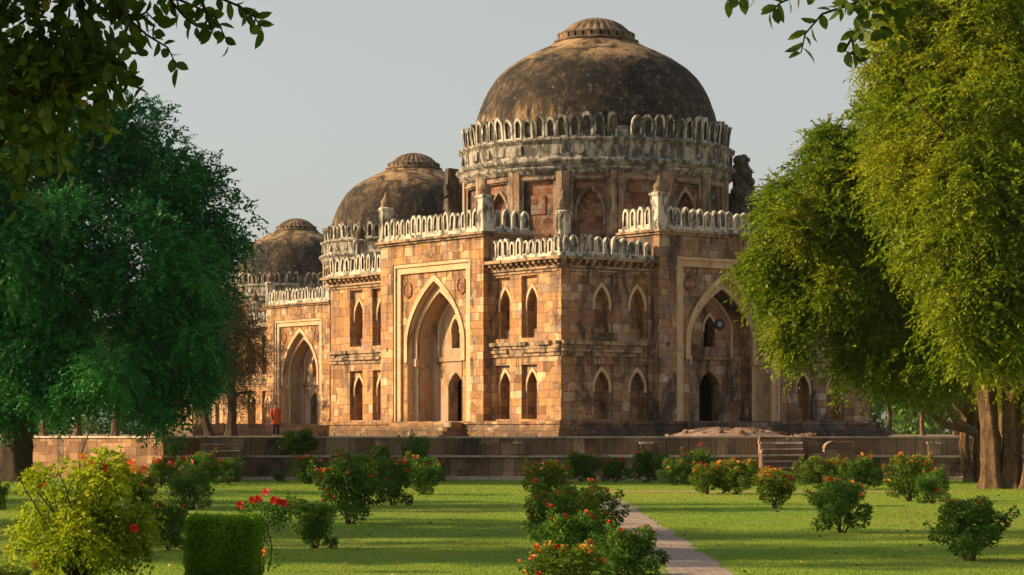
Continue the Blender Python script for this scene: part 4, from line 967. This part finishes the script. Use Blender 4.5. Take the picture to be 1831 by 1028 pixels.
def bush(pxc, base, wpx, hpx, proto, fl, label, cat='rose bush', group='rose bushes on the lawn', Z=None, z0=0, seed=None, name='rose_bush', top=True):
    Z = Z or ZG(base, z0); k = Z/FPX; w_, h_ = wpx*k, (hpx*k)
    if base > 1028: h_ = (hpx)*k
    r = random.Random(seed or int(pxc*7+base)); pr = PR[proto]
    root = empty(name, ((pxc-CX)*k, Z, z0), r.uniform(0, 6.28)); tag(root, label, cat, group)
    sc_ = (w_, w_*.95, h_)
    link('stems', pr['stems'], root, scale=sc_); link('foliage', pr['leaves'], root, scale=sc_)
    pts = pr['tips'][:]; r.shuffle(pts)
    cols = [c for c, n in fl.items() for _ in range(int(n*1.5+.5))]; r.shuffle(cols)
    if top: pts.sort(key=lambda p: -(p.z + r.uniform(0, 1.3)))
    for c, p in zip(cols, pts):
        s = max(.75, min(1.4, Z/50)) * r.uniform(.65, 1.2)
        link('flower', FL[c], root, loc=(p.x*w_*1.02, p.y*w_*.97, p.z*h_*1.01+.01), rot=(r.uniform(-1.1,1.1), r.uniform(-1.1,1.1), r.uniform(0,6)), scale=(s, s, s))
    return root
B = bush
B(343,912,92,82,4,dict(red=3),'dense round green bush on the left lawn, under taller red roses')
B(362,868,75,62,0,dict(red=7,pink=4),'red-flowered rose bush behind the round green bush at left')
B(408,866,62,50,2,dict(red=6),'dark rose bush with crimson flowers below the left wall steps')
B(286,872,60,52,0,dict(red=9,orange=2),'dark rose bush dotted red behind the yellow-green shrub')
B(302,985,85,92,2,dict(red=6),'dull reddish bush between the yellow-green shrub and the hedge')
B(562,981,98,92,2,dict(red=2,orange=2),'small dark low bush left of the big dark rose bush')
B(625,938,130,136,0,dict(red=13,pink=8,orange=4),'big dark rose bush, tallest on the left lawn, red flowers on its left side')
B(702,905,85,92,2,dict(red=7,pink=2),'upright leafy rose bush directly behind the big dark one')
B(752,885,90,72,4,dict(red=4,orange=3),'fresh green bush with bare dark stems at its foot, near the wall')
B(743,862,60,84,4,{},'tall dark green bush rising above the wall ledge', Z=83.2, cat='bush')
B(550,866,68,52,0,dict(red=6,pink=2),'small rose bush with pink-red flowers at the dark wall foot')
B(778,862,44,42,2,dict(red=3),'bluish little rose bush right of the fresh green bush')
B(500,862,30,20,2,{},'tiny green plant at the foot of the dark wall', cat='plant', name='small_plant')
B(680,836,48,52,1,dict(orange=2),'pale airy shrub growing at the dark wall ledge', Z=83.9, z0=.3, cat='shrub', name='shrub')
B(535,814,80,48,2,{},'black-green shrub spilling over the wall ledge beside the person', Z=84.6, z0=.86, cat='shrub', name='shrub')
B(312,815,34,30,4,{},'little shrub on the wall corner above the left roses', Z=84.2, z0=.8, cat='shrub', name='shrub')
B(980,912,92,94,1,dict(orange=8,red=7,yellow=4),'orange and red rose bush standing first in the middle row')
B(1045,962,140,98,1,dict(orange=7,red=3,yellow=2),'broad bright bush beside the brick path, second in the middle row')
B(990,985,110,108,0,dict(red=5,orange=3),'dark leafy rose bush at the left of the middle row')
B(1020,1030,150,118,0,dict(red=8,orange=3),'thick rose bush in the middle row, third from the wall')
B(1012,1062,165,95,1,dict(orange=11,red=8,yellow=3),'yellowish rose bush at the bottom edge in the middle row', Z=24.6)
B(1128,1042,135,104,0,dict(pink=8,red=4),'loose rose bush with pink blooms leaning over the brick path', Z=26.4)
B(1057,872,14,14,2,dict(orange=3),'single small orange rose on the open grass near the wall')
B(1040,862,70,56,2,dict(pink=3,red=2),'dim rose bush in the wall shade left of the red row')
B(1100,862,58,44,0,dict(red=3),'low dim bush at the wall foot, right of the dim pink one')
B(1157,863,80,62,0,dict(red=6,orange=4),'green rose bush under the capped wall block')
B(1206,868,66,50,0,dict(red=5,pink=2),'round rose bush just right of the capped wall block')
B(1247,866,66,66,2,dict(orange=6,red=2),'tall-stemmed rose bush with orange tips near the stairs')
B(1264,884,66,58,1,dict(red=4,orange=4),'rose bush with a dark foot in front of the orange-tipped one')
B(1318,884,100,66,1,dict(orange=9,red=6,yellow=2),'wide orange and red rose bush below the stairs')
B(1387,909,95,76,3,dict(orange=12,red=4),'v-shaped open rose bush with orange flowers on bare stems')
B(1462,874,78,62,1,dict(red=3),'yellow-green bush at the foot of the broken stairs')
B(1540,876,92,64,0,dict(red=9,orange=4),'red-topped rose bush before the curved wall end')
B(1492,905,88,52,0,dict(red=6,orange=5),'low red-flowered bush behind the dark mid-lawn one')
B(1505,953,112,92,0,dict(red=3,orange=3),'dark spreading rose bush alone in the middle of the right lawn')
B(1626,896,98,88,1,dict(orange=10,red=9,yellow=3),'brightest rose bush at right, crowned with orange and red flowers')
B(1668,900,74,64,4,dict(orange=1),'plain green rounded bush joined to the brightest rose bush')
B(1735,1003,148,118,0,dict(red=9,orange=3),'big dark round rose bush nearest the camera at lower right')
B(1718,858,44,42,1,dict(orange=1),'small potted-looking shrub at the foot of the far right trunk', cat='shrub', name='shrub')
B(1752,858,46,48,4,{},'dark narrow shrub against the pale trunk by the wall', cat='shrub', name='shrub')
B(1790,858,40,30,2,{},'low dark shrub between the two right trunks', cat='shrub', name='shrub')
B(-5,912,50,58,4,{},'green bush cut by the left edge of the lawn', cat='bush')
B(20,1050,110,50,3,dict(red=2),'sparse leafy stems in the bottom left corner', Z=25.2)
B(250,905,60,70,1,dict(orange=5,yellow=3,red=2),'orange-flowered rose top rising behind the yellow-green shrub', Z=52)

# big yellow-green shrub in the foreground
def big_shrub():
    g = np.random.default_rng(77); Z = 26.3; k = Z/FPX; root = empty('shrub', ((143-CX)*k, Z, 0)); tag(root, 'large sunlit yellow-green shrub in the left foreground', 'shrub')
    Bv = np.array(root.location); st = MB()
    lob = [pl(150,890,85,72,Z), pl(80,930,65,75,Z-.2), pl(205,910,70,70,Z), pl(235,960,50,60,Z+.1), pl(120,980,80,60,Z-.3), pl(45,985,38,50,Z), pl(195,850,45,40,Z), pl(110,855,40,35,Z), pl(200,985,60,40,Z+.3)]
    for l in lob:
        for _ in range(4):
            e = Vector(l[:3]) - Vector(Bv) + Vector(g.normal(size=3))*l[3]*.6; limb(st, (g.normal()*.06, g.normal()*.06, 0), e, .016, .004, g, .12, 6, 6)
    st.build('stems', B_twig, root)
    p, o = lobe_points(sublobes(lob, g, 7, .4, .85), 1800, g, .35, 77, 0.0, 8.0); p = p - Bv
    p[:, 2] = np.maximum(p[:, 2], .1)
    d = nrm(o + g.normal(size=o.shape)*.5 + np.array([0,0,-.15])); tint = .45 + .28*snoise(p, 6, 7) + g.normal(size=len(p))*.1
    a = sprays(p, d, .17*g.uniform(.6,1.3,len(p)), 7, .062, .034, .5, tint, g, 1.0)
    link('foliage', leaf_mesh('foliage', *a[:5], F_shrub, g), root)
    r = random.Random(5)
    for c, px, py in (('red',88,975),('yellow',165,830),('yellow',150,818),('orange',235,828),('yellow',240,838),('red',185,835),('orange',258,840),('red',240,945),('orange',75,870)):
        v = P(px, py, Z-.35) - Vector(Bv); link('flower', FL[c], root, loc=v, rot=(r.uniform(.4,1.5), r.uniform(-.5,.5), 0), scale=(1.1,)*3)
big_shrub()
# clipped hedge block
def hedge():
    g = np.random.default_rng(78); Z = 26.0; k = Z/FPX; x0, x1 = (331-CX)*k, (457-CX)*k; hz = EYE-(928-HY)*k; dp = .75
    root = empty('clipped_hedge', ((x0+x1)/2, Z+dp/2, 0)); tag(root, 'box-shaped clipped green hedge in the left foreground', 'hedge'); hw = (x1-x0)/2
    core = MB(); core.box(-hw+.05, hw-.05, -dp/2+.05, dp/2-.05, 0, hz-.05); core.build('hedge_core', simple('hedge_inner_twigs', (.012,.02,.006), .9), root)  # solid near-black core stands in for the shade behind the leaves
    n = 30000; f = g.choice(6, n, p=[.33,.12,.12,.31,.06,.06]); u = g.uniform(-1,1,(n,3)); p = u*np.array([hw,dp/2,hz/2]); nr = np.zeros((n,3))
    for i, (ax, s) in enumerate(((1,-1),(0,-1),(0,1),(2,1),(1,1),(0,1))): k_ = f == i; p[k_, ax] = s*np.array([hw,dp/2,hz/2])[ax]; nr[k_, ax] = s
    q_ = np.abs(p/np.array([hw,dp/2,hz/2])); ln = np.linalg.norm(np.maximum(q_-.76, 0)/.24, axis=1); p *= (1 - .07*np.maximum(ln-1, 0))[:, None]
    p += nr*(g.normal(size=n)*.017 + .03*snoise(p, 8, 4) + .06*np.maximum(g.random(n)-.97, 0)*30*.3 - .02)[:, None]; p[:, 2] += hz/2
    d = nr*.6 + g.normal(size=(n,3))*.6 + np.array([0,0,.35]); tint = .4 + .25*snoise(p, 12, 6) + g.normal(size=n)*.15
    link('hedge_leaves', leaf_mesh('hedge_leaves', p, d, .026*g.uniform(.7,1.3,n), .016, tint, F_hedge, g), root)
hedge()
# standard rose: a thin gnarled stem with a head of leaves
def standard_rose():
    g = np.random.default_rng(79); Z = 28.6; k = Z/FPX; root = empty('standard_rose', ((470-CX)*k, Z, 0)); tag(root, 'tall thin-stemmed rose with a leafy head beside the clipped hedge', 'rose bush')
    st = MB(); st.tube([(0,0,0),(.012,0,.12),(-.015,0,.25),(.02,0,.38),(.0,0,.5)], [.016,.013,.014,.011,.012], 7); st.tube([(.06,0,0),(.09,0,.15),(.1,.02,.3),(.05,0,.5)], [.01,.009,.009,.008], 6)
    lob = [pl(478,925,38,28,Z), pl(450,910,26,20,Z), pl(500,915,28,22,Z), pl(522,905,16,18,Z), pl(470,960,14,20,Z,wt=.6), pl(485,995,12,30,Z,wt=.6), pl(415,905,14,7,Z,wt=.4)]
    Bv = Vector(root.location)
    for l in lob: limb(st, (.0,0,.46), Vector(l[:3])-Bv, .008, .003, g, .1, 5, 5)
    st.build('stems', B_twig, root)
    p, o = lobe_points(lob, 1300, g, .1, 79, -.3, 12.0); p = p - np.array(Bv)
    link('foliage', leaf_mesh('foliage', p, o + g.normal(size=o.shape)*.6, .042*g.uniform(.6,1.2,len(p)), .024, .35+g.normal(size=len(p))*.15, F_rose, g), root)
    for px, py, c in ((452,895,'red'),(462,893,'red'),(490,895,'red'),(500,898,'red'),(475,880,'pink'),(430,903,'red'),(468,988,'orange'),(508,900,'red')):
        link('flower', FL[c], root, loc=P(px, py, Z-.1)-Bv, rot=(1.0, .2, 0), scale=(1.1,)*3)
standard_rose()

# grass blades over the lawn, and fallen leaves
def grass():
    g = np.random.default_rng(90); n = 330000
    y = 25.5 * np.exp(g.random(n)*math.log(84/25.5)); x = (g.random(n)*2-1)*(.222*y)
    on = ((x > 1.8+.0*y) & (x < 2.58) & (y < 62)) | ((y > 67.3) & (y < 68.7) & (x > 1.1) & (x < 12.4)); x = x[~on]; y = y[~on]; n = len(x)
    k = snoise(np.stack([x, y*.5, 0*x], 1), 1.5, 3)
    h = (.021 + .011*k + .010*g.random(n))*np.maximum(1, y/55)
    p = np.stack([x, y, np.zeros(n)-.003], 1); d = np.stack([g.normal(size=n)*.5, g.normal(size=n)*.5, np.ones(n)], 1)
    t = .42 + .20*snoise(p, .6, 8) + .34*snoise(p*np.array([.35,.16,1]), 1.0, 15) + .12*k + g.normal(size=n)*.15
    o = link('grass_blades', leaf_mesh('grass_blades', p, d, h, .009*np.maximum(1, y/35), t, foliage('grass_blade', [(0, (.13,.23,.026)), (.5, (.22,.34,.04)), (.8, (.34,.40,.055)), (1, (.44,.38,.10))], .45, vary=0), g)); tag(o, kind='stuff', label='short green grass covering the lawn', cat='grass')
    n = 260; y = 27*np.exp(g.random(n)*math.log(80/27)); x = (g.random(n)*2-1)*.2*y
    p = np.stack([x, y, np.full(n, .03)], 1); d = np.stack([g.normal(size=n), g.normal(size=n), g.normal(size=n)*.15], 1)
    o = link('fallen_leaves', leaf_mesh('fallen_leaves', p, d, .07, .04, g.random(n), foliage('dry_leaf', [(0, (.05,.03,.015)), (.6, (.16,.09,.04)), (1, (.45,.32,.14))], .1, vary=0), g)); tag(o, kind='stuff', label='dry brown leaves scattered over the grass', cat='leaves')
grass()
